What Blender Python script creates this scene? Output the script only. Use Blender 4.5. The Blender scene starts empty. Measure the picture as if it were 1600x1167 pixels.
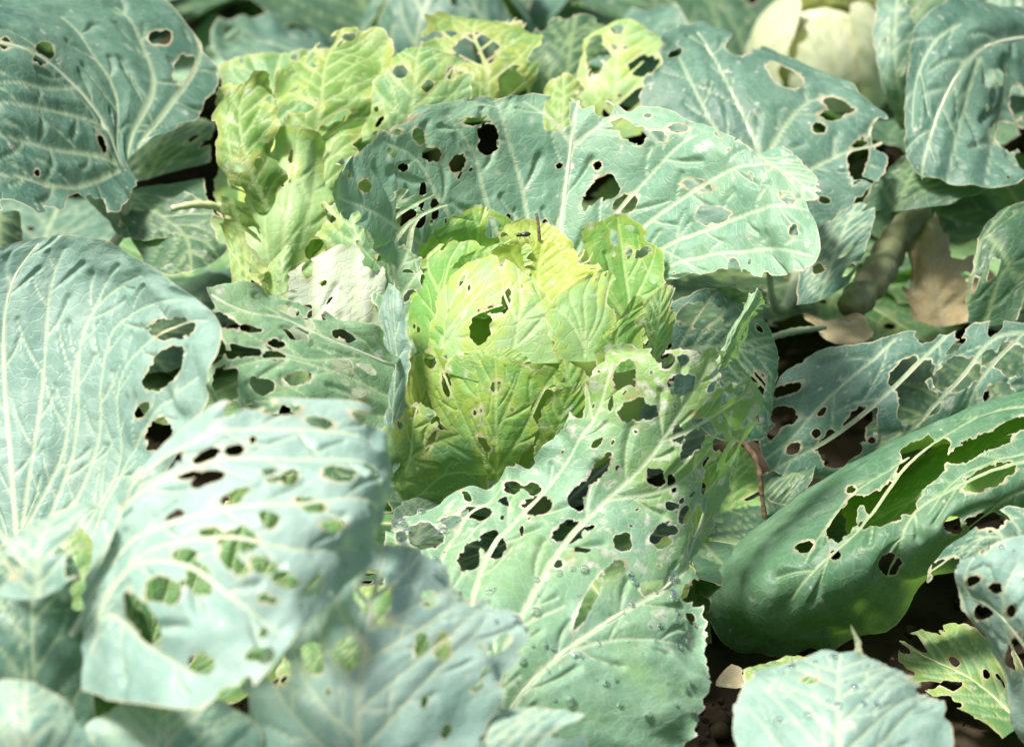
import bpy, math, random
import numpy as np
from mathutils import Vector, Matrix

# ------------------------------------------------------------------ camera, sky, sun, exposure
scene = bpy.context.scene
col = scene.collection
PW, PH = 1600.0, 1167.0
CAM = Vector((0.0, -1.72, 1.065)); PITCH = math.radians(28.0); LENS = 100.0
cd = bpy.data.cameras.new('camera'); cam = bpy.data.objects.new('camera', cd); col.objects.link(cam)
cam.location = CAM; cam.rotation_euler = (math.radians(90) - PITCH, 0, 0)
cd.lens = LENS; cd.sensor_width = 36.0; cd.clip_end = 500; cd.clip_start = 0.05
cd.dof.use_dof = True; cd.dof.focus_distance = 1.90; cd.dof.aperture_fstop = 6.0; cd.dof.aperture_blades = 0
scene.camera = cam

SUN_EL, SUN_AZ = math.radians(66), math.radians(-95)      # azimuth from +Y, negative = towards -X
w = bpy.data.worlds.new('World'); scene.world = w; w.use_nodes = True
nt = w.node_tree; bg = nt.nodes['Background']
sky = nt.nodes.new('ShaderNodeTexSky'); sky.sky_type = 'NISHITA'; sky.sun_disc = False
sky.sun_elevation = SUN_EL; sky.sun_rotation = SUN_AZ; sky.air_density = 1.0; sky.dust_density = 6.0
nt.links.new(sky.outputs[0], bg.inputs[0]); bg.inputs[1].default_value = 0.052
sd = bpy.data.lights.new('sun', 'SUN'); sun = bpy.data.objects.new('sun', sd); col.objects.link(sun)
sd.energy = 2.9; sd.angle = math.radians(12); sd.color = (1.0, 0.95, 0.86)
sv = Vector((math.sin(SUN_AZ)*math.cos(SUN_EL), math.cos(SUN_AZ)*math.cos(SUN_EL), math.sin(SUN_EL)))
sun.rotation_euler = sv.to_track_quat('Z', 'Y').to_euler(); sun.location = sv*4
scene.view_settings.view_transform = 'Standard'; scene.view_settings.look = 'None'
scene.view_settings.gamma = 1.0; scene.view_settings.use_curve_mapping = False
scene.view_settings.exposure = 1.27
scene.render.engine = 'CYCLES'
scene.cycles.max_bounces = 8; scene.cycles.diffuse_bounces = 4; scene.cycles.transmission_bounces = 6
scene.cycles.use_denoising = True

# ------------------------------------------------------------------ pixel <-> world helpers
F = LENS/36.0*PW
SP, CP = math.sin(PITCH), math.cos(PITCH)
def unproj(px, py, Y):
    """point on the ray of a photo pixel at world depth Y"""
    px = np.asarray(px, float); py = np.asarray(py, float); Y = np.asarray(Y, float)
    a = (px-800)/F; b = -(py-583.5)/F
    dx = a; dy = CP + b*SP; dz = -SP + b*CP
    k = (Y-CAM.y)/dy
    return np.stack([CAM.x+dx*k, CAM.y+dy*k, CAM.z+dz*k], -1)
def proj(P):
    d = P - np.array(CAM)
    zc = d[..., 1]*CP - d[..., 2]*SP
    yc = d[..., 1]*SP + d[..., 2]*CP
    return 800+F*d[..., 0]/zc, 583.5-F*yc/zc

# ------------------------------------------------------------------ numpy noise
def _hash(ix, iy, seed):
    n = (ix.astype(np.int64)*374761393 + iy.astype(np.int64)*668265263 + seed*1274126177) & 0x7fffffff
    n = ((n ^ (n >> 13))*1274126177) & 0x7fffffff
    n = (n ^ (n >> 16)) & 0xffff
    return n/65535.0
def vnoise(x, y, seed=0):
    ix = np.floor(x); iy = np.floor(y); fx = x-ix; fy = y-iy
    fx = fx*fx*(3-2*fx); fy = fy*fy*(3-2*fy)
    a = _hash(ix, iy, seed); b = _hash(ix+1, iy, seed); c = _hash(ix, iy+1, seed); d = _hash(ix+1, iy+1, seed)
    return (a*(1-fx)+b*fx)*(1-fy)+(c*(1-fx)+d*fx)*fy
def fbm(x, y, seed=0, octv=3):
    s = 0; a = 0.5; t = 0
    for k in range(octv):
        s = s + a*(vnoise(x*2**k+k*17.3, y*2**k-k*9.1, seed+k*31)-0.5)*2; t += a; a *= 0.5
    return s/t

# ------------------------------------------------------------------ materials
def N(nt, t, **kw):
    n = nt.nodes.new(t)
    for k, v in kw.items(): setattr(n, k, v)
    return n
def new_mat(name):
    m = bpy.data.materials.new(name); m.use_nodes = True
    m.node_tree.nodes.clear(); return m, m.node_tree
def mixc(nt, fac, a, b):
    n = N(nt, 'ShaderNodeMix', data_type='RGBA')
    for s, v in ((0, fac), (6, a), (7, b)):
        if hasattr(v, 'is_output'): nt.links.new(v, n.inputs[s])
        else: n.inputs[s].default_value = v if s == 0 else (*v, 1)
    return n.outputs[2]
def ramp(nt, fac, lo, hi, a=0.0, b=1.0):
    n = N(nt, 'ShaderNodeMapRange'); n.interpolation_type = 'SMOOTHSTEP'
    nt.links.new(fac, n.inputs[0])
    for i, v in ((1, lo), (2, hi), (3, a), (4, b)): n.inputs[i].default_value = v
    return n.outputs[0]
def math_(nt, op, a, b=None):
    n = N(nt, 'ShaderNodeMath', operation=op)
    for i, v in ((0, a), (1, b)):
        if v is None: continue
        if hasattr(v, 'is_output'): nt.links.new(v, n.inputs[i])
        else: n.inputs[i].default_value = v
    return n.outputs[0]
def leaf_material(name, main, alt, vein, trans, tfac=0.3, rim=(0.62, 0.58, 0.40), scar=(0.62, 0.63, 0.54), rough=0.42,
                  edgecol=None, edge_w=0.008, bloom=(0.55, 0.68, 0.66), bloom_f=0.25, brown=0.45, tip=None, blotch=0.0):
    m, nt = new_mat(name); L = nt.links.new
    out = N(nt, 'ShaderNodeOutputMaterial')
    uv = N(nt, 'ShaderNodeUVMap'); uv.uv_map = 'uv'
    info = N(nt, 'ShaderNodeObjectInfo')
    off = N(nt, 'ShaderNodeVectorMath', operation='ADD'); L(uv.outputs[0], off.inputs[0])
    rnd = N(nt, 'ShaderNodeCombineXYZ'); L(math_(nt, 'MULTIPLY', info.outputs['Random'], 37.0), rnd.inputs[2]); L(rnd.outputs[0], off.inputs[1])
    def noise(scale, detail=4, rough_=0.55):
        n = N(nt, 'ShaderNodeTexNoise'); n.inputs['Scale'].default_value = scale; n.inputs['Detail'].default_value = detail
        n.inputs['Roughness'].default_value = rough_; L(off.outputs[0], n.inputs['Vector']); return n.outputs[0]
    def attr(nm):
        a = N(nt, 'ShaderNodeAttribute'); a.attribute_name = nm; return a.outputs['Fac']
    big = noise(14, 3); mid = noise(70, 4); fine = noise(420, 3)
    c = mixc(nt, ramp(nt, big, 0.38, 0.64), main, alt)
    if tip:
        tt = math_(nt, 'ADD', attr('t'), math_(nt, 'MULTIPLY', math_(nt, 'SUBTRACT', big, 0.5), 0.5))
        c = mixc(nt, ramp(nt, tt, tip[1], tip[2]), c, tip[0])
    # waxy bloom, patchy
    c = mixc(nt, math_(nt, 'MULTIPLY', ramp(nt, mid, 0.42, 0.68), bloom_f*0.65), c, bloom)
    # margin tint (yellowing towards the eaten edge)
    edge = attr('edge')
    if edgecol:
        e2 = math_(nt, 'ADD', edge, math_(nt, 'MULTIPLY', math_(nt, 'SUBTRACT', mid, 0.5), 0.03))
        c = mixc(nt, ramp(nt, e2, 0.0, edge_w, 0.85, 0.0), c, edgecol)
    # fine network of small veins
    vo = N(nt, 'ShaderNodeTexVoronoi', feature='DISTANCE_TO_EDGE'); vo.inputs['Scale'].default_value = 150
    wv = N(nt, 'ShaderNodeVectorMath', operation='ADD'); L(off.outputs[0], wv.inputs[0])
    wn = N(nt, 'ShaderNodeTexNoise'); wn.inputs['Scale'].default_value = 60; L(off.outputs[0], wn.inputs['Vector'])
    ws = N(nt, 'ShaderNodeVectorMath', operation='SCALE'); L(wn.outputs[1], ws.inputs[0]); ws.inputs['Scale'].default_value = 0.008
    L(ws.outputs[0], wv.inputs[1]); L(wv.outputs[0], vo.inputs['Vector'])
    net = ramp(nt, vo.outputs['Distance'], 0.0, 0.10, 1.0, 0.0)
    c = mixc(nt, math_(nt, 'MULTIPLY', net, 0.16), c, vein)
    # pale specks
    sp = N(nt, 'ShaderNodeTexVoronoi'); sp.inputs['Scale'].default_value = 85; L(off.outputs[0], sp.inputs['Vector'])
    spk = math_(nt, 'MULTIPLY', ramp(nt, sp.outputs['Distance'], 0.06, 0.13, 1.0, 0.0), ramp(nt, mid, 0.55, 0.6))
    c = mixc(nt, math_(nt, 'MULTIPLY', spk, 0.7), c, scar)
    if blotch:
        bz = math_(nt, 'MULTIPLY', ramp(nt, noise(55, 5, 0.7), 0.56, 0.66), ramp(nt, edge, 0.0, 0.006, blotch, 0.0))
        c = mixc(nt, bz, c, (0.42, 0.30, 0.13))
    v = attr('vein')
    c = mixc(nt, math_(nt, 'MULTIPLY', v, 0.78), c, vein)
    s = math_(nt, 'MULTIPLY', attr('scar'), ramp(nt, fine, 0.36, 0.58, 0.25, 1.0))
    c = mixc(nt, s, c, scar)
    # pale corky rim round every bite, brown here and there
    rimc = mixc(nt, math_(nt, 'MULTIPLY', ramp(nt, noise(45, 3), 0.52, 0.66), brown), rim, (0.24, 0.13, 0.05))
    c = mixc(nt, math_(nt, 'MULTIPLY', ramp(nt, edge, 0.0003, 0.0014, 0.95, 0.0), ramp(nt, noise(38, 3), 0.36, 0.58, 0.3, 1.0)), c, rimc)
    pr = N(nt, 'ShaderNodeBsdfPrincipled'); L(c, pr.inputs['Base Color'])
    L(ramp(nt, mid, 0.3, 0.7, rough-0.06, rough+0.12), pr.inputs['Roughness'])
    pr.inputs['Specular IOR Level'].default_value = 0.35
    bump = N(nt, 'ShaderNodeBump'); bump.inputs['Strength'].default_value = 0.35; bump.inputs['Distance'].default_value = 0.0012
    h = math_(nt, 'SUBTRACT', math_(nt, 'ADD', mid, math_(nt, 'MULTIPLY', fine, 0.25)), math_(nt, 'MULTIPLY', net, 0.35))
    L(h, bump.inputs['Height']); L(bump.outputs[0], pr.inputs['Normal'])
    tr = N(nt, 'ShaderNodeBsdfTranslucent'); tc = mixc(nt, math_(nt, 'MAXIMUM', v, 0.0), trans, tuple(min(1, x*1.25+0.03) for x in trans))
    tc = mixc(nt, s, tc, (0.6, 0.62, 0.45))
    L(tc, tr.inputs['Color'])
    mx = N(nt, 'ShaderNodeMixShader'); mx.inputs[0].default_value = tfac
    L(pr.outputs[0], mx.inputs[1]); L(tr.outputs[0], mx.inputs[2]); L(mx.outputs[0], out.inputs[0])
    return m
M = {}
LIME_E = (0.37, 0.50, 0.10)
BL = (0.46, 0.63, 0.52)
M['blue'] = leaf_material('leaf_glaucous', (0.075, 0.175, 0.135), (0.125, 0.25, 0.185), (0.44, 0.55, 0.36), (0.17, 0.34, 0.06), 0.25, bloom=(0.45, 0.60, 0.54), bloom_f=0.2)
M['back'] = leaf_material('leaf_grey_green', (0.175, 0.345, 0.24), (0.24, 0.415, 0.275), (0.54, 0.66, 0.45), (0.20, 0.38, 0.08), 0.25, bloom=BL, bloom_f=0.25)
M['pale'] = leaf_material('leaf_pale_wax', (0.21, 0.365, 0.31), (0.29, 0.44, 0.375), (0.56, 0.67, 0.47), (0.22, 0.40, 0.10), 0.22, bloom=(0.54, 0.68, 0.63), bloom_f=0.3)
M['chalk'] = leaf_material('leaf_chalky', (0.265, 0.425, 0.38), (0.34, 0.495, 0.445), (0.62, 0.70, 0.50), (0.26, 0.44, 0.10), 0.22, bloom=(0.56, 0.70, 0.66), bloom_f=0.25)
M['white'] = leaf_material('leaf_bleached', (0.55, 0.63, 0.48), (0.63, 0.69, 0.56), (0.58, 0.67, 0.42), (0.4, 0.50, 0.18), 0.25, blotch=0.5)
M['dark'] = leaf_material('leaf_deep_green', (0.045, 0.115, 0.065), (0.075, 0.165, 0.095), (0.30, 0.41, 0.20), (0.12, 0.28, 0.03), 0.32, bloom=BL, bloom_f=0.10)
M['roll'] = leaf_material('leaf_rolled', (0.085, 0.205, 0.115), (0.13, 0.265, 0.155), (0.42, 0.54, 0.30), (0.18, 0.38, 0.04), 0.30, bloom=BL, bloom_f=0.22)
M['green'] = leaf_material('leaf_mid_green', (0.13, 0.30, 0.11), (0.21, 0.39, 0.16), (0.50, 0.62, 0.31), (0.22, 0.44, 0.05), 0.30, edgecol=(0.34, 0.45, 0.12), bloom=BL, bloom_f=0.2)
M['lace'] = leaf_material('leaf_lace', (0.215, 0.40, 0.265), (0.23, 0.42, 0.20), (0.60, 0.70, 0.48), (0.24, 0.44, 0.07), 0.28, rim=(0.76, 0.74, 0.62), bloom=BL, bloom_f=0.3, brown=0.7, tip=((0.26, 0.44, 0.12), 0.5, 0.8), blotch=0.8)
M['shred'] = leaf_material('leaf_shredded', (0.21, 0.40, 0.22), (0.28, 0.46, 0.25), (0.58, 0.69, 0.42), (0.24, 0.44, 0.08), 0.30, rim=(0.72, 0.72, 0.54), bloom=BL, bloom_f=0.3, brown=0.6, blotch=0.5)
M['lime'] = leaf_material('leaf_lime', (0.165, 0.385, 0.085), (0.25, 0.46, 0.13), (0.48, 0.63, 0.25), (0.26, 0.52, 0.05), 0.32, edgecol=LIME_E, bloom=(0.46, 0.60, 0.36), bloom_f=0.16, blotch=0.35)
M['sage'] = leaf_material('leaf_head_wrapper', (0.27, 0.47, 0.17), (0.36, 0.54, 0.24), (0.55, 0.69, 0.36), (0.30, 0.54, 0.08), 0.30, edgecol=(0.42, 0.55, 0.13), bloom=(0.52, 0.66, 0.44), blotch=0.3)
M['soft'] = leaf_material('leaf_soft_green', (0.125, 0.27, 0.055), (0.21, 0.36, 0.095), (0.50, 0.61, 0.30), (0.28, 0.48, 0.06), 0.32, edgecol=(0.40, 0.46, 0.12), bloom=(0.46, 0.58, 0.36), bloom_f=0.2, brown=0.7, blotch=0.6)
M['yellow'] = leaf_material('leaf_yellow_green', (0.36, 0.50, 0.07), (0.44, 0.56, 0.12), (0.56, 0.65, 0.24), (0.44, 0.58, 0.04), 0.36, edgecol=(0.50, 0.55, 0.12), bloom_f=0.08, blotch=0.4)
M['cream'] = leaf_material('leaf_cream', (0.48, 0.54, 0.34), (0.56, 0.59, 0.40), (0.60, 0.66, 0.42), (0.5, 0.55, 0.16), 0.25, bloom_f=0.1, blotch=0.5)
M['tan'] = leaf_material('leaf_withered', (0.55, 0.46, 0.27), (0.40, 0.31, 0.16), (0.45, 0.40, 0.26), (0.35, 0.26, 0.10), 0.2, bloom=(0.55, 0.52, 0.42), brown=0.8)
def plain(name, a, b, scale=40, rough=0.5, tf=0.0, spec=0.4, bump=0.3):
    m, nt = new_mat(name); L = nt.links.new
    out = N(nt, 'ShaderNodeOutputMaterial'); pr = N(nt, 'ShaderNodeBsdfPrincipled'); tc = N(nt, 'ShaderNodeTexCoord')
    n = N(nt, 'ShaderNodeTexNoise'); n.inputs['Scale'].default_value = scale; n.inputs['Detail'].default_value = 5
    L(tc.outputs['Object'], n.inputs['Vector'])
    L(mixc(nt, ramp(nt, n.outputs[0], 0.35, 0.65), a, b), pr.inputs['Base Color'])
    pr.inputs['Roughness'].default_value = rough; pr.inputs['Specular IOR Level'].default_value = spec
    bp = N(nt, 'ShaderNodeBump'); bp.inputs['Strength'].default_value = bump; bp.inputs['Distance'].default_value = 0.002
    L(n.outputs[0], bp.inputs['Height']); L(bp.outputs[0], pr.inputs['Normal'])
    L(pr.outputs[0], out.inputs[0]); return m
M['rib'] = plain('rib_pale', (0.46, 0.55, 0.38), (0.54, 0.62, 0.46), 60)
M['rib_lime'] = plain('rib_lime', (0.50, 0.58, 0.26), (0.56, 0.63, 0.34), 60)
M['rib_dark'] = plain('rib_green', (0.26, 0.36, 0.20), (0.33, 0.42, 0.26), 60)
M['stem'] = plain('stem_scarred', (0.30, 0.33, 0.18), (0.20, 0.19, 0.10), 50, 0.7, bump=0.8)
M['bark'] = plain('dry_stalk', (0.20, 0.14, 0.085), (0.10, 0.065, 0.04), 160, 0.8, bump=0.9)
M['soil'] = plain('soil', (0.022, 0.016, 0.011), (0.055, 0.040, 0.027), 30, 0.95, spec=0.15, bump=1.0)
M['chitin'] = plain('black_chitin', (0.012, 0.012, 0.014), (0.03, 0.03, 0.035), 300, 0.35, spec=0.6)
def water_mat():
    m, nt = new_mat('water'); out = N(nt, 'ShaderNodeOutputMaterial'); g = N(nt, 'ShaderNodeBsdfPrincipled')
    g.inputs['Base Color'].default_value = (1, 1, 1, 1); g.inputs['Roughness'].default_value = 0.02
    g.inputs['IOR'].default_value = 1.33; g.inputs['Transmission Weight'].default_value = 1.0
    nt.links.new(g.outputs[0], out.inputs[0]); return m
M['water'] = water_mat()
M['heart'] = plain('heart_lime', (0.30, 0.44, 0.10), (0.40, 0.50, 0.14), 30)
M['heart_cream'] = plain('heart_cream', (0.50, 0.55, 0.34), (0.56, 0.60, 0.40), 30)
RIB = {'chalk': 'rib', 'roll': 'rib_dark', 'shred': 'rib', 'soft': 'rib_lime', 'blue': 'rib', 'back': 'rib', 'lace': 'rib', 'pale': 'rib', 'white': 'rib', 'dark': 'rib_dark', 'green': 'rib_lime', 'lime': 'rib_lime', 'sage': 'rib_lime',
       'yellow': 'rib_lime', 'cream': 'rib_lime', 'tan': 'rib_dark'}

# ------------------------------------------------------------------ objects
def empty(name, loc, label, cat, group=None):
    o = bpy.data.objects.new(name, None); col.objects.link(o); o.location = loc; o.empty_display_size = 0.05
    o['label'] = label; o['category'] = cat
    if group: o['group'] = group
    return o
def mesh_obj(name, V, Fc, mat, parent=None, origin=None, smooth=True):
    me = bpy.data.meshes.new(name)
    V = np.asarray(V, np.float32)
    if parent is not None:
        p = parent; o_ = Vector((0, 0, 0))
        while p is not None: o_ = o_ + p.location; p = p.parent
        V = V - np.array(o_, np.float32)
    elif origin is not None: V = V - np.array(origin, np.float32)
    if isinstance(Fc, np.ndarray):
        k = Fc.shape[1]; nf = len(Fc)
        me.vertices.add(len(V)); me.vertices.foreach_set('co', V.ravel())
        me.loops.add(nf*k); me.loops.foreach_set('vertex_index', Fc.astype(np.int32).ravel())
        me.polygons.add(nf); me.polygons.foreach_set('loop_start', np.arange(0, nf*k, k, dtype=np.int32))
        me.update(calc_edges=True); me.validate()
    else:
        me.from_pydata([tuple(map(float, v)) for v in V], [], Fc); me.update()
    me.polygons.foreach_set('use_smooth', np.full(len(me.polygons), smooth)); me.materials.append(mat)
    o = bpy.data.objects.new(name, me); col.objects.link(o)
    if parent is not None: o.parent = parent
    elif origin is not None: o.location = origin
    return o
def tube(pts, rad, sides=8, cap=True):
    P = np.asarray(pts, float); n = len(P); R = np.broadcast_to(np.asarray(rad, float), (n,))
    T = np.gradient(P, axis=0); T /= np.linalg.norm(T, axis=1, keepdims=True)+1e-9
    up = np.array([0.13, 0.31, 0.94]); V = []
    for i in range(n):
        a = np.cross(T[i], up); a /= np.linalg.norm(a)+1e-9; b = np.cross(a, T[i])
        for k in range(sides):
            q = 2*math.pi*k/sides; V.append(P[i]+R[i]*(math.cos(q)*a+math.sin(q)*b))
    Fc = [[i*sides+k, i*sides+(k+1) % sides, (i+1)*sides+(k+1) % sides, (i+1)*sides+k] for i in range(n-1) for k in range(sides)]
    if cap: Fc += [list(range(sides))[::-1], [(n-1)*sides+k for k in range(sides)]]
    return np.array(V), Fc
def crom(P, x):
    """Catmull-Rom through P (n,...) at parameters x in 0..n-1"""
    n = len(P); i = np.clip(np.floor(x).astype(int), 0, n-2); f = x-i
    f = f.reshape((-1,)+(1,)*(P.ndim-1))
    p1 = P[i]; p2 = P[i+1]
    p0 = np.where((i > 0).reshape(f.shape), P[np.maximum(i-1, 0)], 2*p1-p2)
    p3 = np.where((i < n-2).reshape(f.shape), P[np.minimum(i+2, n-1)], 2*p2-p1)
    return 0.5*((2*p1)+(-p0+p2)*f+(2*p0-5*p1+4*p2-p3)*f**2+(-p0+3*p1-3*p2+p3)*f**3)
def resample_cols(row, m):
    row = np.asarray(row, float); return crom(row, np.linspace(0, len(row)-1, m))
def surf(grid, nt_, ns):
    m = max(len(r) for r in grid)
    G = np.stack([np.asarray(r, float) if len(r) == m else resample_cols(r, m) for r in grid])
    A = crom(G, np.linspace(0, len(G)-1, nt_))
    return crom(A.transpose(1, 0, 2), np.linspace(0, m-1, ns)).transpose(1, 0, 2)
def smooth01(x): x = np.clip(x, 0, 1); return x*x*(3-2*x)

REG = []        # (leaf object, px, py, P, N, keep) for things that sit on a leaf
def pts_seg_dist(U, V, poly, wid):
    """min over the polyline of (distance - local half width), and plain distance"""
    best = np.full(U.shape, 9.0); plain_ = np.full(U.shape, 9.0)
    for (a, b, wa, wb) in zip(poly[:-1], poly[1:], wid[:-1], wid[1:]):
        d = b-a; l2 = float(d@d)+1e-12
        t = np.clip(((U-a[0])*d[0]+(V-a[1])*d[1])/l2, 0, 1)
        q = np.hypot(U-a[0]-t*d[0], V-a[1]-t*d[1])
        plain_ = np.minimum(plain_, q); best = np.minimum(best, q-(wa+(wb-wa)*t)*0.5)
    return best, plain_
STATS = [0]
def leaf(plant, grid, mat='blue', px=True, res=0.0018, veins=None, nsec=6, branch=True, holes=(), nrand=0, nbite=None, rr=(0.0025, 0.008), hs=(-1.1, 1.1),
         scars=8, ruffle=(0.004, 45.0), rnd=0.03, rag=0.0021, ragf=120.0, puff=0.0020, vw=4.0, seed=1, label=None, stalk=True, keep_all=False,
         midrib=True, name='leaf', bend=0.0, basecut=False, flip=False, rmin=0.12, smin=0.0, sbig=1.0):
    rng = np.random.RandomState(seed)
    if px: G = [[tuple(unproj(*p)) for p in r] for r in grid]
    else: G = grid
    S0 = surf(G, 24, 24)
    Lt = np.linalg.norm(np.diff(S0, axis=0), axis=2).sum(0).max(); Ls = np.linalg.norm(np.diff(S0, axis=1), axis=2).sum(1).max()
    n_t = int(np.clip(Lt/res, 16, 260)); n_s = int(np.clip(Ls/res, 16, 260))|1
    P = surf(G, n_t, n_s)
    mid = n_s//2
    t = np.linspace(0, 1, n_t)[:, None]*np.ones((1, n_s)); s = np.linspace(-1, 1, n_s)[None, :]*np.ones((n_t, 1))
    ds = np.linalg.norm(np.diff(P, axis=1), axis=2)
    U = np.zeros((n_t, n_s)); U[:, mid+1:] = np.cumsum(ds[:, mid:], 1); U[:, :mid] = -np.cumsum(ds[:, :mid][:, ::-1], 1)[:, ::-1]
    dt = np.linalg.norm(np.diff(P[:, mid], axis=0), axis=1); vv = np.concatenate([[0], np.cumsum(dt)])
    V = vv[:, None]*np.ones((1, n_s)); L = vv[-1]
    du = np.gradient(P, axis=1); dv_ = np.gradient(P, axis=0)
    Nn = np.cross(du, dv_); Nn /= np.linalg.norm(Nn, axis=2, keepdims=True)+1e-12
    view = np.array(CAM)-P; sg = np.sign((Nn*view).sum(2).mean()) if px else np.sign(Nn[..., 2].mean())
    Nn = Nn*(sg if sg != 0 else 1)*(-1 if flip else 1)
    PX, PY = proj(P)
    # ---- veins in leaf coordinates
    VL = []
    if veins:
        for wv, pl in veins:
            q = []
            for (x, y) in pl:
                k = np.argmin((PX-x)**2+(PY-y)**2+((s < hs[0]) | (s > hs[1]))*1e7); q.append((U.flat[k], V.flat[k]))
            q = np.array(q); q = crom(q, np.linspace(0, len(q)-1, 4*len(q)))
            VL.append((q, np.linspace(wv, wv*0.35, len(q))*1e-3))
    else:
        q = np.stack([np.zeros(12), np.linspace(0, L*0.97, 12)], 1); VL.append((q, np.linspace(vw, vw*0.25, 12)*1e-3))
        for sd_ in (-1, 1):
            for k in range(nsec):
                v0 = L*(0.03+0.78*(k+0.5*(sd_ > 0)*0.8+rng.uniform(-.15, .15))/nsec); v0 = max(v0, 0.002)
                hw = np.abs(U[min(n_t-1, int(v0/L*n_t+n_t*0.25)), 0 if sd_ < 0 else -1])
                th = math.radians(rng.uniform(48, 62)-18*k/nsec); n = 10; p = np.array([0.0, v0]); pl = [p.copy()]
                stp = hw*1.25/n
                for j in range(n):
                    p = p+stp*np.array([sd_*math.sin(th), math.cos(th)]); pl.append(p.copy()); th -= math.radians(2.6+rng.uniform(-2, 2))
                VL.append((np.array(pl), np.linspace(vw*0.55, vw*0.16, n+1)*1e-3))
    if branch:
        for q, wd in list(VL[0 if veins else 1:]):
            ln = np.linalg.norm(np.diff(q, axis=0), axis=1).sum(); nb = int(ln/0.022)
            for b in range(nb):
                f = (b+0.6+rng.uniform(-.25, .25))/(nb+0.5); i = min(len(q)-2, int(f*(len(q)-1)))
                d = q[i+1]-q[i]; a = math.atan2(d[1], d[0])+(1 if b % 2 else -1)*math.radians(rng.uniform(32, 52))
                n = 6; ll = rng.uniform(0.022, 0.05)*(1-0.4*f); p = q[i].copy(); pl = [p.copy()]
                for j in range(n):
                    p = p+ll/n*np.array([math.cos(a), math.sin(a)]); pl.append(p.copy()); a -= (1 if b % 2 else -1)*math.radians(rng.uniform(1, 7))
                VL.append((np.array(pl), np.linspace(min(1.3, wd[i]*600), 0.5, n+1)*1e-3))
    sdv = np.full(U.shape, 9.0); dvn = np.full(U.shape, 9.0); major = np.full(U.shape, 9.0)
    nmaj = len(veins) if veins else 1+2*nsec
    for i, (q, wd) in enumerate(VL):
        lo = q.min(0)-0.03; hi = q.max(0)+0.03
        mk = (U > lo[0]) & (U < hi[0]) & (V > lo[1]) & (V < hi[1])
        if not mk.any(): continue
        a, b = pts_seg_dist(U[mk], V[mk], q, wd)
        sdv[mk] = np.minimum(sdv[mk], a); dvn[mk] = np.minimum(dvn[mk], b*(1 if i < nmaj else 3.0))
        if i < nmaj: major[mk] = np.minimum(major[mk], a)
    soft = max(0.0007, res*0.55)
    vein = 1-smooth01((sdv+soft*0.4)/soft)
    # ---- relief
    amp, fr = ruffle
    eu = np.abs(s)**3+0.5*np.clip(t-0.7, 0, 1)/0.3*np.abs(t)**3
    rf = fbm(U*fr*0.5+3.1*seed, V*fr*0.5, seed, 2)+0.6*np.sin(V*fr*2.2+U*fr+fbm(U*30, V*30, seed+5, 1)*3)
    P = P + Nn*(rf*amp*np.clip(eu, 0, 1))[..., None]
    P = P + Nn*((fbm(U*13, V*13, seed+9, 2)*0.003)+puff*(1-np.exp(-(dvn/0.009)**2))+0.0006*fbm(U*120, V*120, seed+2, 2)
                - 0.0005*np.exp(-(dvn/0.0016)**2))[..., None]
    PX, PY = proj(P)
    # ---- outline and bites: f > 0 is leaf
    hw = np.where(s < 0, np.abs(U[:, :1]), np.abs(U[:, -1:])); a = (1-np.abs(s))*hw
    lcol = np.linalg.norm(np.diff(P, axis=0), axis=2); lc = np.cumsum(lcol[::-1], 0)[::-1]; b = np.vstack([lc, np.zeros((1, n_s))])
    inn = (a < rnd) & (b < rnd)
    f = np.where(inn, rnd-np.hypot(rnd-np.minimum(a, rnd), rnd-np.minimum(b, rnd)), np.minimum(a, b))
    if basecut:
        b2 = np.vstack([np.zeros((1, n_s)), np.cumsum(lcol, 0)]); inn = (a < rnd) & (b2 < rnd)
        f = np.minimum(f, np.where(inn, rnd-np.hypot(rnd-np.minimum(a, rnd), rnd-np.minimum(b2, rnd)), np.minimum(a, b2)))
    jag = fbm(U*ragf, V*ragf, seed+40, 3); jag2 = fbm(U*ragf*0.33, V*ragf*0.33, seed+41, 2)
    f = f-rag*(1.0+1.1*jag)-rag*1.6*(0.5+jag2)
    mp = F/1.95
    okh = (s >= hs[0]) & (s <= hs[1])
    for h in holes:
        x, y, rx, ry = h[:4]; an = math.radians(h[4]) if len(h) > 4 else 0
        rb = min(rx, ry); sc = 1.0/(rb*1.3); x0, y0 = PX-x, PY-y
        wx = x0+0.38*rb*fbm(x0*sc*1.3+x, y0*sc*1.3+y, seed+3, 3); wy = y0+0.38*rb*fbm(x0*sc*1.3-y, y0*sc*1.3+x, seed+4, 3)
        qx = (wx*math.cos(an)+wy*math.sin(an))/rx; qy = (-wx*math.sin(an)+wy*math.cos(an))/ry
        hf = 0.22*rb*fbm(x0*3.1/rb+y, y0*3.1/rb+x, seed+6, 2)/rb
        k = np.hypot(qx, qy)+hf; sdf = (k-1)*rb/mp/np.maximum(0.6, np.minimum(k, 1.5))
        f = np.where(okh, np.minimum(f, np.maximum(sdf, 0.0003-major) if rb < 40 else sdf), f)
    prot = (0.0012-major)
    if nbite is None: nbite = int(Ls/0.022)
    for k in range(nbite):
        e_ = rng.rand()
        if e_ < .36: i, j = rng.randint(int(n_t*.3), n_t), 0
        elif e_ < .72: i, j = rng.randint(int(n_t*.3), n_t), n_s-1
        else: i, j = n_t-1, rng.randint(n_s)
        r = 0.003+0.012*rng.rand()**2.2; x0, y0 = U-U[i, j], V-V[i, j]
        wx = x0+0.7*r*fbm(x0/r*.7+k*3, y0/r*.7, seed+k+60, 3); wy = y0+0.7*r*fbm(x0/r*.7, y0/r*.7+k*5, seed+k+67, 3)
        f = np.minimum(f, np.maximum(np.hypot(wx, wy*rng.uniform(.6, 1.6))-r, 0.0004-major))
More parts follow.
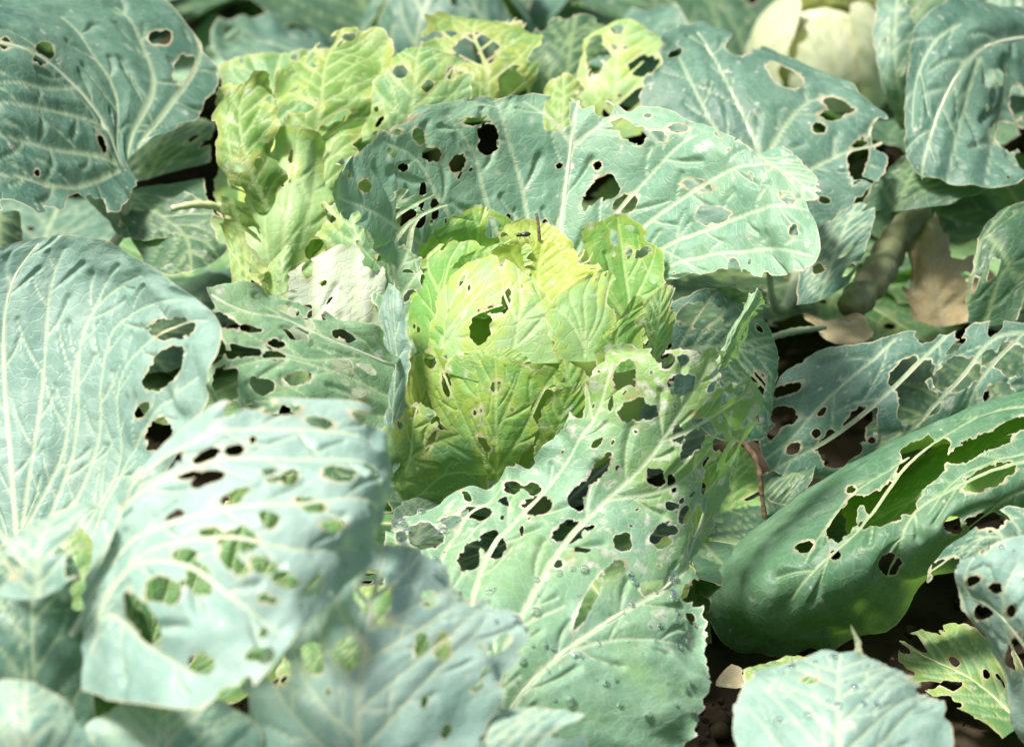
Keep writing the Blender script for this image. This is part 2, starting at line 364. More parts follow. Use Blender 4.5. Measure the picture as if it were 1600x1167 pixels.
    cand = np.argwhere((dvn > 0.004) & (a > 0.004) & (t > rmin))
    for k in range(nrand):
        if not len(cand): break
        i, j = cand[rng.randint(len(cand))]; r = rr[0]+(rr[1]-rr[0])*rng.rand()**2.0
        x0, y0 = U-U[i, j], V-V[i, j]
        i0, i1, j0, j1 = max(i-1, 0), min(i+1, n_t-1), max(j-1, 0), min(j+1, n_s-1)
        an = math.atan2((dvn[i1, j]-dvn[i0, j])/(V[i1, j]-V[i0, j]+1e-9), (dvn[i, j1]-dvn[i, j0])/(U[i, j1]-U[i, j0]+1e-9))+rng.normal(0, .3)+math.pi/2
        el = rng.uniform(0.32, 1.0); r = r/math.sqrt(el)
        wx = x0+0.5*r*fbm(x0/r*0.8+k*3, y0/r*0.8, seed+k, 3); wy = y0+0.5*r*fbm(x0/r*0.8, y0/r*0.8+k*5, seed+k+7, 3)
        qx = (wx*math.cos(an)+wy*math.sin(an)); qy = (-wx*math.sin(an)+wy*math.cos(an))/el
        f = np.minimum(f, np.maximum(np.hypot(qx, qy)-r, prot))
    # ---- silvery grazed windows
    scar = np.zeros(U.shape)
    cand2 = np.argwhere((dvn > 0.002) & (f > 0.002) & (t > smin))
    for k in range(scars):
        if not len(cand2): break
        i, j = cand2[rng.randint(len(cand2))]; r = 0.0007+0.0034*sbig*rng.rand()**3.0
        x0, y0 = U-U[i, j], V-V[i, j]
        ka = rng.rand()*3.14; d = np.hypot(x0*math.cos(ka)+y0*math.sin(ka), (y0*math.cos(ka)-x0*math.sin(ka))*rng.uniform(1.0, 2.2))-r*(1+1.3*fbm(x0/r*.9, y0/r*.9+k, seed+k, 3))
        scar = np.maximum(scar, rng.uniform(.45, 1)*(1-smooth01((d+0.0006)/0.0014)))
    # ---- clip the grid at f = 0
    idx = np.arange(n_t*n_s).reshape(n_t, n_s)
    A, B, C, D = idx[:-1, :-1].ravel(), idx[:-1, 1:].ravel(), idx[1:, 1:].ravel(), idx[1:, :-1].ravel()
    T = np.concatenate([np.stack([A, B, C], 1), np.stack([A, C, D], 1)])
    ff = f.ravel(); ff = np.where(np.abs(ff) < 1e-6, 1e-6, ff); ins = ff > 0
    cnt = ins[T].sum(1); full = T[cnt == 3]
    one = T[cnt == 1]; two = T[cnt == 2]
    def roll(Tr, want):   # put the odd vertex first
        k = np.argmax(ins[Tr] == want, axis=1); r = np.arange(len(Tr))
        return np.stack([Tr[r, k], Tr[r, (k+1) % 3], Tr[r, (k+2) % 3]], 1)
    one = roll(one, True) if len(one) else one.reshape(0, 3); two = roll(two, False) if len(two) else two.reshape(0, 3)
    E = np.concatenate([one[:, [0, 1]], one[:, [0, 2]], two[:, [0, 1]], two[:, [0, 2]]]); E = np.sort(E, 1)
    if len(E):
        Eu, inv = np.unique(E, axis=0, return_inverse=True); inv = inv.ravel()
    else: Eu = np.zeros((0, 2), int); inv = np.zeros(0, int)
    wgt = ff[Eu[:, 0]]/(ff[Eu[:, 0]]-ff[Eu[:, 1]]) if len(Eu) else np.zeros(0)
    base = n_t*n_s; n1, n2 = len(one), len(two); e = base+inv
    e1, e2, e3, e4 = e[:n1], e[n1:2*n1], e[2*n1:2*n1+n2], e[2*n1+n2:]
    Tn = np.concatenate([full, np.stack([one[:, 0], e1, e2], 1), np.stack([e3, two[:, 1], two[:, 2]], 1), np.stack([e3, two[:, 2], e4], 1)])
    def ext(X):
        X = X.reshape(base, -1); return np.concatenate([X, X[Eu[:, 0]]*(1-wgt)[:, None]+X[Eu[:, 1]]*wgt[:, None]])
    edge = ext(np.clip(f, 0, 1)); edge[base:] = 0
    PV = ext(P); UV = ext(np.stack([U, V], -1)); ve = ext(vein); sc_ = ext(scar); tv = ext(t)
    # biggest connected piece only
    nv = len(PV); lab = np.arange(nv); ed = np.concatenate([Tn[:, [0, 1]], Tn[:, [1, 2]]])
    for it in range(400):
        m = np.minimum(lab[ed[:, 0]], lab[ed[:, 1]]); new = lab.copy()
        np.minimum.at(new, ed[:, 0], m); np.minimum.at(new, ed[:, 1], m); new = new[new]; new = new[new]
        if (new == lab).all(): break
        lab = new
    tl = lab[Tn[:, 0]]
    if len(tl):
        u_, c_ = np.unique(tl, return_counts=True); Tn = Tn[tl == u_[np.argmax(c_)]] if not keep_all else Tn
    used = np.unique(Tn); rm = np.full(nv, -1); rm[used] = np.arange(len(used)); Tn = rm[Tn]
    PV, UV, ve, sc_, edge, tv = PV[used], UV[used], ve[used], sc_[used], edge[used], tv[used]
    o = mesh_obj(name, PV, Tn, M[mat], plant); me = o.data; STATS[0] += len(Tn)
    if label: o['label'] = label
    for nm, arr in (('vein', ve), ('scar', sc_), ('edge', edge), ('t', tv)):
        at = me.attributes.new(nm, 'FLOAT', 'POINT'); at.data.foreach_set('value', arr.astype(np.float32).ravel())
    ul = me.uv_layers.new(name='uv'); li = np.zeros(len(me.loops), np.int32); me.loops.foreach_get('vertex_index', li)
    ul.data.foreach_set('uv', UV[li].astype(np.float32).ravel())
    REG.append((o, PX, PY, P, Nn, f > 0.001))
    # ---- midrib: a real rib under the blade, running into the stalk
    if midrib:
        q, wd = VL[0]; n = max(6, len(q)); R = []; rad = []
        for (u, v_), w_ in zip(q, wd):
            k = np.argmin((U-u)**2+(V-v_)**2); R.append(P.reshape(-1, 3)[k]-Nn.reshape(-1, 3)[k]*(w_*0.28)); rad.append(w_*0.5)
        R = np.array(R); R[1:-1] = (R[:-2]+2*R[1:-1]+R[2:])/4
        if stalk:
            b0 = np.array(plant.location)+np.array([0, 0, 0.03]); d0 = R[0]-R[1]; d0 /= np.linalg.norm(d0)+1e-9
            ds_ = np.linalg.norm(R[0]-b0); c1 = R[0]+d0*ds_*0.35; c2 = b0+np.array([0, 0, 0.02])
            tt = np.linspace(0, 1, 9)[:-1, None]
            st = (1-tt)**3*b0+3*(1-tt)**2*tt*c2+3*(1-tt)*tt**2*c1+tt**3*R[0]
            R = np.concatenate([st, R]); rad = list(np.linspace(max(0.008, rad[0]), rad[0], 8))+rad
        Vt, Ft = tube(R, rad, 7)
        mesh_obj('midrib', Vt, Ft, M[RIB[mat]], o)
    return o
def plant(loc, label, group=None, stem=True, name='cabbage_plant'):
    p = empty(name, loc, label, 'cabbage', group)
    if stem:
        Vt, Ft = tube([(loc[0], loc[1], -0.02), (loc[0]+.004, loc[1], 0.02), (loc[0], loc[1]+.003, 0.05), (loc[0], loc[1], 0.075)], [.021, .019, .021, .016], 12)
        mesh_obj('stem', Vt, Ft, M['stem'], p)
    return p
def arc_leaf(base, az, L, W, e0, e1, cup=0.12, roll=0.0, tipw=0.55, basew=0.22, nseg=7):
    """control grid of a free-standing leaf: rises at e0 degrees and bends to e1"""
    p = np.array(base, float); h = np.array([math.sin(az), math.cos(az), 0]); sd_ = np.array([math.cos(az), -math.sin(az), 0]); rows = []
    for i in range(nseg):
        t = i/(nseg-1); e = math.radians(e0+(e1-e0)*t**1.2); d = h*math.cos(e)+np.array([0, 0, 1])*math.sin(e); nn = -h*math.sin(e)+np.array([0, 0, 1])*math.cos(e)
        wt = basew+(1-basew)*smooth01(np.array(t/0.55)) if t < .55 else 1-(1-tipw)*((t-.55)/.45)**2
        wd = W*0.5*float(wt)
        rows.append([tuple(p+sd_*wd*s_+nn*(cup*W*s_*s_*float(wt)+roll*W*s_)) for s_ in (-1, -.5, 0, .5, 1)])
        p = p+d*L/(nseg-1)
    return rows

# ------------------------------------------------------------------ ground
def ground():
    fine = np.concatenate([[-60, -25, -10, -4, -2, -1.2], np.linspace(-0.9, 0.9, 150), [1.2, 2, 4, 10, 25, 60]])
    X, Y = np.meshgrid(fine, fine+0.35, indexing='ij')
    k = np.clip(1.2-np.hypot(X, Y-0.35)/1.6, 0, 1)
    Z = (fbm(X*9, Y*9, 3, 4)*0.018+np.abs(fbm(X*34, Y*34, 8, 3))*0.012)*k-0.012
    n = len(fine); idx = np.arange(n*n).reshape(n, n)
    Q = np.stack([idx[:-1, :-1].ravel(), idx[1:, :-1].ravel(), idx[1:, 1:].ravel(), idx[:-1, 1:].ravel()], 1)
    o = mesh_obj('ground', np.stack([X, Y, Z], -1).reshape(-1, 3), Q, M['soil']); o['kind'] = 'structure'
    o['label'] = 'dark damp soil under the cabbages'
ground()

# ------------------------------------------------------------------ the half-eaten head in the middle
HC = np.array([0.018, 0.0, 0.150]); HR = 0.092
def on_head(px, py, off=0.0):
    """depth of a pixel on the round head (silhouette depth outside it)"""
    a = (px-800)/F; b = -(py-583.5)/F
    d = np.array([a, CP+b*SP, -SP+b*CP]); d /= np.linalg.norm(d); o = np.array(CAM)-HC
    B = o@d; R = HR+off; disc = B*B-(o@o-R*R)
    k = -B-(math.sqrt(disc) if disc > 0 else 0)
    return CAM.y+d[1]*k
def hg(rows, off=0.0, doff=()):
    """pixel rows -> rows with depth on the head; off = height above the ball, doff adds per-row offset"""
    R = []
    for i, r in enumerate(rows):
        o = off+(doff[i] if i < len(doff) else 0)
        R.append([(p[0], p[1], on_head(p[0], p[1], o) if len(p) == 2 else p[2]) for p in r])
    return R
A = plant((0.018, 0.0, 0.0), 'cabbage with an open lime green half-eaten head among torn blue-green outer leaves')
def core(p, c, r, mat, seed):
    n, m_ = 40, 28; th = np.linspace(0, 2*np.pi, n, endpoint=False)[None]; ph = np.linspace(0.02, np.pi-0.02, m_)[:, None]
    rr = r*(1+0.035*fbm(np.cos(th)*2+ph*2+9, np.sin(th)*2+ph*2+9, seed, 3))
    V = np.stack([c[0]+rr*np.sin(ph)*np.cos(th), c[1]+rr*np.sin(ph)*np.sin(th), c[2]+rr*np.cos(ph)*np.ones_like(th)*0.95], -1).reshape(-1, 3)
    idx = np.arange(n*m_).reshape(m_, n); nx = np.roll(idx, -1, 1)
    Q = np.stack([idx[:-1].ravel(), idx[1:].ravel(), nx[1:].ravel(), nx[:-1].ravel()], 1)
    return mesh_obj('heart', V, Q, M[mat], p)
core(A, HC+np.array([0, 0.004, -0.008]), HR*0.80, 'heart', 5)

HK = dict(ruffle=(0.0025, 60), rag=0.0017, ragf=360, res=0.00095, puff=0.0016, rnd=0.02, vw=3.2, stalk=False)
def hl(rows, mat, off=0.0, doff=(), **kw):
    k = dict(HK); k.update(kw); return leaf(A, hg(rows, off, doff), mat, **k)
# behind: tall rim leaves
hl([[(730, 500), (760, 500), (800, 480)], [(660, 440, .03), (730, 420, .045), (820, 410, .05)], [(650, 385, .04), (740, 350, .06), (830, 360, .065)], [(690, 350, .05), (745, 318, .07), (800, 335, .07)]],
   'lime', seed=11, nrand=14, rr=(.002, .006), veins=[(3, [(760, 490), (745, 400), (740, 325)]), (2, [(750, 440), (700, 400), (672, 385)]), (2, [(752, 440), (790, 390), (805, 350)])], midrib=False)
hl([[(930, 560), (960, 560, .0), (1000, 560, .0)], [(915, 480, .01), (980, 480, .02), (1042, 490, .01)], [(900, 400, .03), (975, 400, .045), (1045, 420, .03)], [(893, 355, .05), (965, 330, .065), (1035, 360, .05)]],
   'lime', seed=12, nrand=10, rr=(.002, .005), scars=14, veins=[(3, [(970, 560), (980, 450), (965, 340)]), (2, [(976, 500), (930, 430), (915, 380)]), (2, [(978, 490), (1010, 430), (1025, 385)]), (2, [(976, 530), (1015, 490), (1035, 460)])], midrib=False)
hl([[(980, 575, -.03), (1020, 580, -.02), (1055, 560, .0)], [(990, 505, -.02), (1028, 505, -.01), (1058, 500, .0)], [(1005, 455, .0), (1035, 440, .01), (1062, 415, .02)]], 'green', seed=13, nrand=6, rr=(.002, .005), midrib=False)
hl([[(655, 560), (690, 560), (720, 540)], [(634, 500, -.0), (680, 490), (735, 470)], [(640, 435, .02), (690, 420, .02), (765, 420, .01)], [(672, 385, .04), (720, 368, .045), (780, 392, .04)]],
   'lime', .004, seed=14, nrand=8, rr=(.002, .005), veins=[(3, [(700, 555), (690, 480), (722, 375)]), (2, [(692, 510), (660, 470), (645, 450)]), (2, [(692, 470), (670, 425), (668, 400)]), (2, [(695, 450), (730, 420), (755, 400)])], midrib=False)
# yellow ruffled interior
hl([[(755, 470, -.01), (850, 490, -.02), (935, 470, -.01)], [(750, 415, .0), (840, 430, .015), (945, 425, .0)], [(765, 380, .02), (850, 370, .04), (945, 398, .02)]],
   'yellow', seed=15, nrand=8, rr=(.002, .006), ruffle=(.009, 70), midrib=False)
hl([[(790, 420, .03), (850, 430, .03), (910, 420, .03)], [(775, 385, .04), (845, 380, .05), (900, 385, .04)], [(760, 350, .055), (840, 336, .065), (890, 362, .055)]],
   'yellow', seed=16, nrand=10, rr=(.002, .006), ruffle=(.007, 80), midrib=False)
hl([[(700, 440, .01), (760, 450, .01), (830, 440, .01)], [(710, 405, .02), (765, 400, .025), (840, 400, .02)], [(760, 385, .03), (800, 372, .035), (850, 378, .03)]], 'lime', seed=17, nrand=8, rr=(.002, .005), ruffle=(.007, 80), midrib=False)
# wrapper leaves round the ball
hl([[(662, 552), (720, 566), (790, 570), (890, 566)], [(670, 490), (728, 492), (795, 490), (884, 504)], [(694, 442), (745, 432), (800, 432), (868, 468)], [(728, 408), (766, 396), (802, 408), (846, 440)]],
   'sage', .004, seed=21, holes=[(749, 512, 19, 25), (722, 440, 3, 10, 20), (733, 450, 2, 5), (790, 470, 7, 20, 12), (772, 484, 12, 6), (813, 448, 4, 5), (866, 446, 14, 18), (784, 402, 5, 14)], ruffle=(.0015, 60), rnd=.03,
   veins=[(2.4, [(690, 558), (702, 480), (757, 402)]), (1.5, [(698, 520), (740, 470), (780, 440)]), (1.5, [(705, 490), (745, 450), (775, 420)]), (1.5, [(692, 545), (735, 498), (785, 478)]), (2.0, [(800, 560), (812, 480), (806, 415)]), (1.4, [(808, 510), (840, 475), (855, 458)]), (1.4, [(806, 500), (788, 460), (784, 432)])], midrib=False, scars=8, puff=.0012)
hl([[(862, 562), (915, 566), (962, 560)], [(850, 514), (915, 505), (966, 505)], [(855, 475), (912, 460), (966, 455)], [(895, 435), (928, 424), (968, 413)]],
   'sage', .006, seed=23, veins=[(2.4, [(914, 556), (915, 500), (928, 428)]), (1.8, [(913, 545), (890, 500), (868, 480)]), (1.7, [(915, 545), (945, 490), (955, 430)]), (1.6, [(914, 540), (900, 490), (893, 450)]), (1.6, [(915, 540), (935, 480), (942, 425)])],
   midrib=False, branch=False, puff=.0010, scars=5, nrand=3, rr=(.0015, .002))
hl([[(925, 572), (965, 582), (1008, 572)], [(930, 532), (965, 522), (1012, 515)], [(960, 505), (985, 490), (1015, 490)], [(980, 472), (996, 455), (1025, 490)]],
   'lime', .010, seed=24, nrand=5, rr=(.0015, .004), midrib=False, nsec=4, branch=False)
hl([[(628, 705), (650, 712), (685, 700)], [(630, 620), (655, 620), (688, 620)], [(636, 560), (660, 548), (690, 560)]], 'yellow', -.002, seed=25, midrib=False, nrand=3, rr=(.002, .004))
# big lower front wrapper
hl([[(752, 744), (776, 750), (802, 744)], [(700, 690), (774, 692), (838, 692)], [(660, 620), (773, 632), (868, 632)], [(641, 562), (772, 580), (890, 590)], [(664, 531), (770, 550), (860, 562)]],
   'lime', .012, seed=26, holes=[(757, 694, 6, 14, -35), (697, 600, 7, 20, -8), (775, 604, 7, 10, 25), (742, 645, 3, 4), (752, 640, 2, 4), (672, 563, 8, 14, -20), (665, 595, 3, 5), (800, 640, 3, 3), (838, 565, 20, 12), (740, 540, 16, 8), (700, 556, 6, 5)],
   veins=[(3.0, [(776, 748), (773, 650), (771, 556)]), (2.0, [(772, 735), (725, 660), (690, 580), (672, 540)]), (2.0, [(778, 735), (820, 670), (850, 610), (870, 580)]), (1.6, [(773, 690), (748, 630), (735, 570)]), (1.6, [(774, 680), (800, 620), (815, 575)]), (1.5, [(770, 730), (710, 680), (665, 610)])],
   midrib=False, scars=16, puff=.0012)
hl([[(690, 580), (775, 600), (850, 580)], [(700, 555), (775, 570), (850, 565)], [(735, 548), (790, 535), (840, 545)]], 'lime', .008, seed=27, midrib=False, nrand=4, rr=(.002, .004))
# lower right flaps
hl([[(880, 640), (905, 640), (925, 630)], [(858, 600), (890, 600), (925, 590)], [(850, 570), (880, 555), (918, 546)]], 'lime', .012, seed=28, nrand=4, rr=(.002, .004), midrib=False, nsec=4)
hl([[(828, 705), (850, 716), (880, 705)], [(836, 660), (872, 665), (920, 650)], [(850, 615), (890, 615), (930, 605)], [(888, 600), (905, 590), (928, 560)]],
   'lime', .018, seed=29, holes=[(862, 620, 4, 6), (843, 634, 4, 6)], nrand=3, rr=(.002, .003), midrib=False, nsec=5)
hl([[(790, 765), (830, 770), (880, 755)], [(815, 735), (845, 730), (890, 720)], [(835, 700), (865, 695), (905, 680)]], 'green', .008, seed=30, nrand=6, rr=(.002, .005), midrib=False)
# lower left: dark glossy leaf and the edge-on folded leaf
hl([[(625, 780, -.07), (690, 806, -.09), (772, 780, -.10)], [(598, 725, -.07), (665, 725, -.105), (768, 742, -.115)], [(596, 680, -.06), (645, 670, -.10), (735, 688, -.118)], [(606, 638, -.055), (642, 622, -.09), (680, 634, -.105)]],
   'green', seed=31, holes=[(624, 643, 6, 11, 5), (645, 643, 10, 7, -30), (700, 645, 26, 26), (672, 690, 6, 20, 25), (626, 665, 4, 5)], nsec=5,
   veins=[(3, [(605, 760), (640, 690), (650, 630)]), (2, [(640, 780), (700, 740), (760, 745)]), (1.8, [(625, 730), (665, 700), (720, 680)]), (1.6, [(660, 785), (720, 775), (765, 770)])], midrib=False, scars=14, nrand=3, rr=(.0015, .003))
hl([[(600, 735, -.05), (614, 740, -.075), (634, 722, -.085)], [(592, 650, -.045), (612, 650, -.075), (642, 625, -.085)], [(599, 560, -.035), (618, 560, -.065), (648, 560, -.07)], [(597, 500, -.02), (617, 490, -.05), (635, 500, -.055)], [(605, 442, -.01), (618, 430, -.03), (630, 440, -.035)]],
   'pale', seed=32, ruffle=(.0025, 60), nrand=5, rr=(.0015, .003), scars=10, midrib=False, nsec=5)
# ------------------------------------------------------------------ its outer leaves
leaf(A, [[(730, 480, .03), (790, 480, .045), (850, 480, .055), (900, 480, .05), (980, 455, .04)],
         [(620, 430, .02), (720, 380, .065), (852, 370, .085), (1000, 380, .065), (1110, 432, .015)],
         [(555, 360, .0), (665, 285, .075), (862, 275, .115), (1070, 305, .075), (1210, 440, -.01)],
         [(500, 310, -.01), (610, 215, .075), (872, 195, .135), (1110, 235, .085), (1285, 420, -.03)],
         [(520, 268, .02), (640, 172, .10), (885, 148, .16), (1120, 200, .105), (1312, 350, 0)]],
     'back', res=.0015, nbite=18, seed=41, label='broad grey-green back leaf with fanning pale veins', rnd=.05, puff=.003, ruffle=(.004, 40), scars=90, nrand=44, rr=(.0015, .006),
     veins=[(5.5, [(868, 470), (880, 330), (892, 235), (902, 160)]), (3.4, [(894, 230), (860, 185), (820, 160)]), (3.0, [(896, 225), (940, 195), (975, 180)]),
            (4.0, [(845, 440), (815, 300), (788, 190), (775, 160)]), (3.6, [(810, 440), (752, 290), (740, 240), (700, 180)]), (3.2, [(800, 440), (690, 320), (650, 250), (600, 220)]),
            (3.6, [(905, 440), (965, 330), (1040, 250), (1090, 210)]), (3.4, [(930, 430), (1040, 330), (1130, 270), (1200, 260)]), (3.0, [(960, 440), (1080, 370), (1180, 330), (1280, 330)]),
            (2.6, [(1000, 440), (1110, 400), (1200, 390), (1270, 400)]), (2.6, [(770, 440), (640, 370), (580, 330), (530, 310)])],
     holes=[(870, 178, 24, 26), (762, 218, 15, 26, 10), (982, 206, 14, 28, -50), (1025, 213, 17, 8, 10), (929, 300, 12, 28, 35), (977, 318, 20, 13, -35), (655, 213, 8, 14, -20), (715, 255, 12, 16, 10), (675, 242, 15, 12), (630, 262, 7, 7), (620, 207, 9, 5), (933, 259, 6, 7), (1115, 335, 26, 16), (1090, 290, 24, 9, 10), (1240, 360, 7, 9), (570, 290, 9, 11), (740, 190, 16, 6), (640, 340, 24, 22), (680, 320, 7, 10), (1230, 310, 14, 8, 30), (600, 195, 40, 6, -15), (560, 230, 30, 7, -35), (1060, 200, 14, 6), (1290, 330, 10, 26, 10)])
leaf(A, [[(600, 560, -.02), (640, 560, -.02), (680, 520, -.02)], [(560, 430, .01), (615, 420, .02), (670, 420, .02)], [(535, 365, .02), (600, 350, .035), (690, 350, .04)], [(560, 300, .03), (640, 290, .05), (740, 318, .055)]],
     'shred', nbite=22, seed=42, res=.0013, ragf=220, rag=.002, nrand=44, rr=(.0025, .011), ruffle=(.008, 70), scars=20, midrib=False, label='ragged green leaf shredded beside the head')
leaf(A, [[(545, 640, -.03), (595, 640, -.03), (640, 610, -.03)], [(440, 510, -.02), (520, 530, -.015), (605, 540, -.01)], [(425, 455, .0), (520, 450, .01), (612, 440, .01)], [(475, 385, .03), (550, 378, .035), (625, 390, .03)]],
     'white', seed=43, holes=[(476, 488, 13, 13), (481, 420, 8, 16), (520, 518, 26, 11, -10), (553, 525, 24, 14, 20), (438, 470, 12, 16)], veins=[(3.5, [(590, 620), (567, 530), (560, 390)]), (2.4, [(560, 600), (496, 500), (495, 400)]), (2.4, [(585, 600), (585, 500), (590, 400)])], scars=20, nrand=4, rr=(.002, .004), midrib=False, label='bleached pale leaf with clean round bites')
leaf(A, [[(585, 690, -.16), (600, 650, -.13), (610, 585, -.09), (625, 555, -.06)], [(505, 665, -.19), (520, 600, -.15), (540, 535, -.10), (570, 510, -.07)], [(415, 650, -.20), (430, 570, -.16), (455, 500, -.11), (465, 470, -.08)],
         [(335, 645, -.20), (355, 560, -.17), (385, 482, -.12), (400, 456, -.10)], [(300, 550, -.16), (300, 500, -.14), (298, 460, -.125), (310, 446, -.11)]],
     'shred', stalk=False, nbite=16, seed=44, res=.0013, ragf=200, holes=[(428, 556, 18, 8, 8), (536, 572, 15, 11, 15), (430, 538, 14, 7), (466, 590, 22, 10, -12), (345, 500, 30, 9, 20), (330, 550, 24, 22), (560, 615, 12, 6), (350, 600, 20, 28), (310, 500, 20, 24)], nrand=22, rr=(.002, .008), scars=30, ruffle=(.008, 60),
     veins=[(4.5, [(615, 575), (520, 533), (440, 497), (330, 466)]), (3, [(605, 620), (500, 575), (440, 560), (350, 575)]), (2.2, [(560, 560), (470, 560), (380, 520)]), (2.2, [(600, 650), (500, 635), (400, 625)])], label='tattered green leaf with a pale midrib reaching sideways')
leaf(A, [[(1040, 470, .02), (1050, 550, .0), (1050, 640, -.02)], [(1115, 440, .02), (1125, 540, .01), (1110, 690, -.01)], [(1180, 470, .02), (1200, 560, .015), (1185, 700, .0)], [(1205, 500, .02), (1215, 570, .02), (1205, 660, .01)]],
     'blue', seed=45, holes=[(1095, 495, 36, 20), (1185, 600, 12, 20)], nrand=5, midrib=False)
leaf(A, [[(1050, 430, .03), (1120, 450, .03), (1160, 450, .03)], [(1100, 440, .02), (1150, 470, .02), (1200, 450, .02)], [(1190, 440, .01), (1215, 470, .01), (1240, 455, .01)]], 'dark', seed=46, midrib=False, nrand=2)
leaf(A, [[(600, 840, -.12), (650, 850, -.13), (740, 830, -.13)], [(605, 800, -.10), (660, 800, -.11), (740, 800, -.11)], [(610, 775, -.08), (670, 765, -.08), (710, 780, -.08)]], 'blue', seed=47, midrib=False, scars=3)
leaf(A, [[(1040, 1010, -.09), (1080, 1020, -.09), (1112, 1000, -.08)], [(1045, 890, -.07), (1085, 890, -.07), (1116, 860, -.06)], [(1050, 790, -.05), (1090, 770, -.05), (1116, 760, -.04)]], 'lime', seed=48, nrand=4, midrib=False)
leaf(A, [[(1080, 840, -.03), (1140, 800, -.02), (1210, 800, -.02)], [(1090, 740, -.02), (1150, 730, -.0), (1200, 750, .0)], [(1120, 680, .01), (1160, 670, .02), (1190, 690, .02)]], 'lime', seed=49, nrand=4, midrib=False)

# ------------------------------------------------------------------ plant in front: the shredded leaf leaning on the head
D = plant((-0.03, -0.44, 0.0), 'cabbage whose lace-like shredded leaf leans against the half-eaten head')
leaf(D, [[(540, 1150, -.31), (700, 1210, -.34), (850, 1230, -.34), (1010, 1230, -.31)],
         [(590, 920, -.23), (760, 1000, -.28), (930, 1090, -.30), (1100, 1130, -.29)],
         [(620, 812, -.17), (820, 860, -.21), (985, 960, -.245), (1112, 1040, -.25)],
         [(790, 742, -.14), (900, 772, -.17), (1025, 860, -.19), (1098, 900, -.18)],
         [(875, 665, -.13), (965, 685, -.15), (1070, 740, -.155), (1128, 780, -.11)],
         [(915, 570, -.11), (1010, 595, -.13), (1105, 620, -.125), (1192, 640, -.07)],
         [(925, 535, -.10), (1030, 540, -.11), (1120, 538, -.105), (1195, 590, -.06)]],
     'lace', res=.0012, seed=51, rnd=.02, rag=.0022, ragf=260, puff=.0028, ruffle=(.008, 55), scars=190, nrand=95, rr=(.0012, .0068), nbite=15, rmin=.36, smin=.3, sbig=1.5, label='long leaf eaten to lace, holes edged in white',
     veins=[(5.0, [(760, 1180), (835, 1060), (985, 950), (1075, 880), (1110, 780)]), (4.5, [(730, 1150), (830, 930), (920, 810), (1010, 720), (1060, 650), (1110, 560)]),
            (4.0, [(700, 1100), (755, 880), (820, 800), (930, 650), (960, 570)]), (3.2, [(690, 960), (690, 880), (720, 820), (790, 760)]), (3.2, [(770, 1150), (800, 1000), (880, 950)]),
            (2.6, [(950, 780), (1050, 760), (1110, 700)]), (2.6, [(1030, 690), (1100, 660), (1160, 620)]), (2.4, [(880, 1020), (980, 1000), (1090, 1010)])],
     holes=[(990, 640, 24, 15, -30), (975, 585, 14, 26, 30), (1065, 600, 20, 16), (1025, 745, 15, 17), (1050, 755, 6, 15, -10), (905, 770, 12, 20, 45), (935, 735, 10, 26, 40), (890, 830, 26, 16, -10), (840, 790, 22, 14), (745, 800, 22, 10), (705, 815, 15, 10), (663, 838, 26, 20, -20), (627, 838, 8, 10),
            (770, 850, 26, 18, 60), (735, 870, 16, 26, 20), (920, 940, 9, 48, 28), (960, 890, 12, 20, 40), (1030, 830, 8, 20, 40), (1080, 690, 10, 24, 20), (1100, 665, 20, 10, 30), (1060, 680, 10, 14), (870, 880, 10, 6), (812, 996, 7, 8), (750, 990, 5, 6), (1020, 920, 18, 14), (1090, 810, 8, 20), (1110, 740, 8, 22, 20), (800, 760, 14, 10), (1150, 590, 14, 8)])
leaf(D, [[(1116, 575, -.10), (1126, 578, -.105), (1150, 572, -.08)], [(1128, 535, -.09), (1143, 530, -.105), (1164, 538, -.07)], [(1146, 495, -.08), (1160, 497, -.10), (1180, 500, -.06)], [(1168, 468, -.075), (1178, 470, -.09), (1196, 482, -.06)], [(1178, 452, -.07), (1187, 450, -.08), (1206, 492, -.06)]],
     'shred', res=.0009, seed=52, nrand=10, rr=(.0012, .003), rnd=.006, rag=.0012, ragf=300, ruffle=(.004, 120), nbite=10, puff=.0006, branch=False, midrib=False, label='narrow curled strip of leaf standing up')
leaf(D, [[(380, 1220, -.46), (560, 1230, -.48), (760, 1210, -.46)], [(370, 1080, -.42), (560, 1080, -.45), (790, 1080, -.41)], [(430, 970, -.37), (580, 950, -.40), (830, 985, -.37)], [(520, 860, -.33), (610, 840, -.35), (720, 880, -.33)]],
     'chalk', res=.002, nbite=14, seed=53, holes=[(437, 1045, 19, 26), (489, 1028, 17, 25, -10), (550, 1018, 26, 26), (584, 925, 26, 34), (670, 935, 12, 14), (760, 900, 60, 40), (600, 972, 16, 7), (690, 1010, 14, 20)], scars=20, nrand=14, rr=(.002, .008), nsec=5, ruffle=(.010, 40), label='pale leaf with large round holes')
leaf(D, [[(640, 1240, -.44), (760, 1260, -.46), (900, 1240, -.44)], [(620, 1140, -.42), (760, 1150, -.44), (930, 1140, -.42)], [(640, 1100, -.40), (770, 1095, -.41), (910, 1110, -.40)]], 'pale', seed=54, nrand=4, res=.0025)
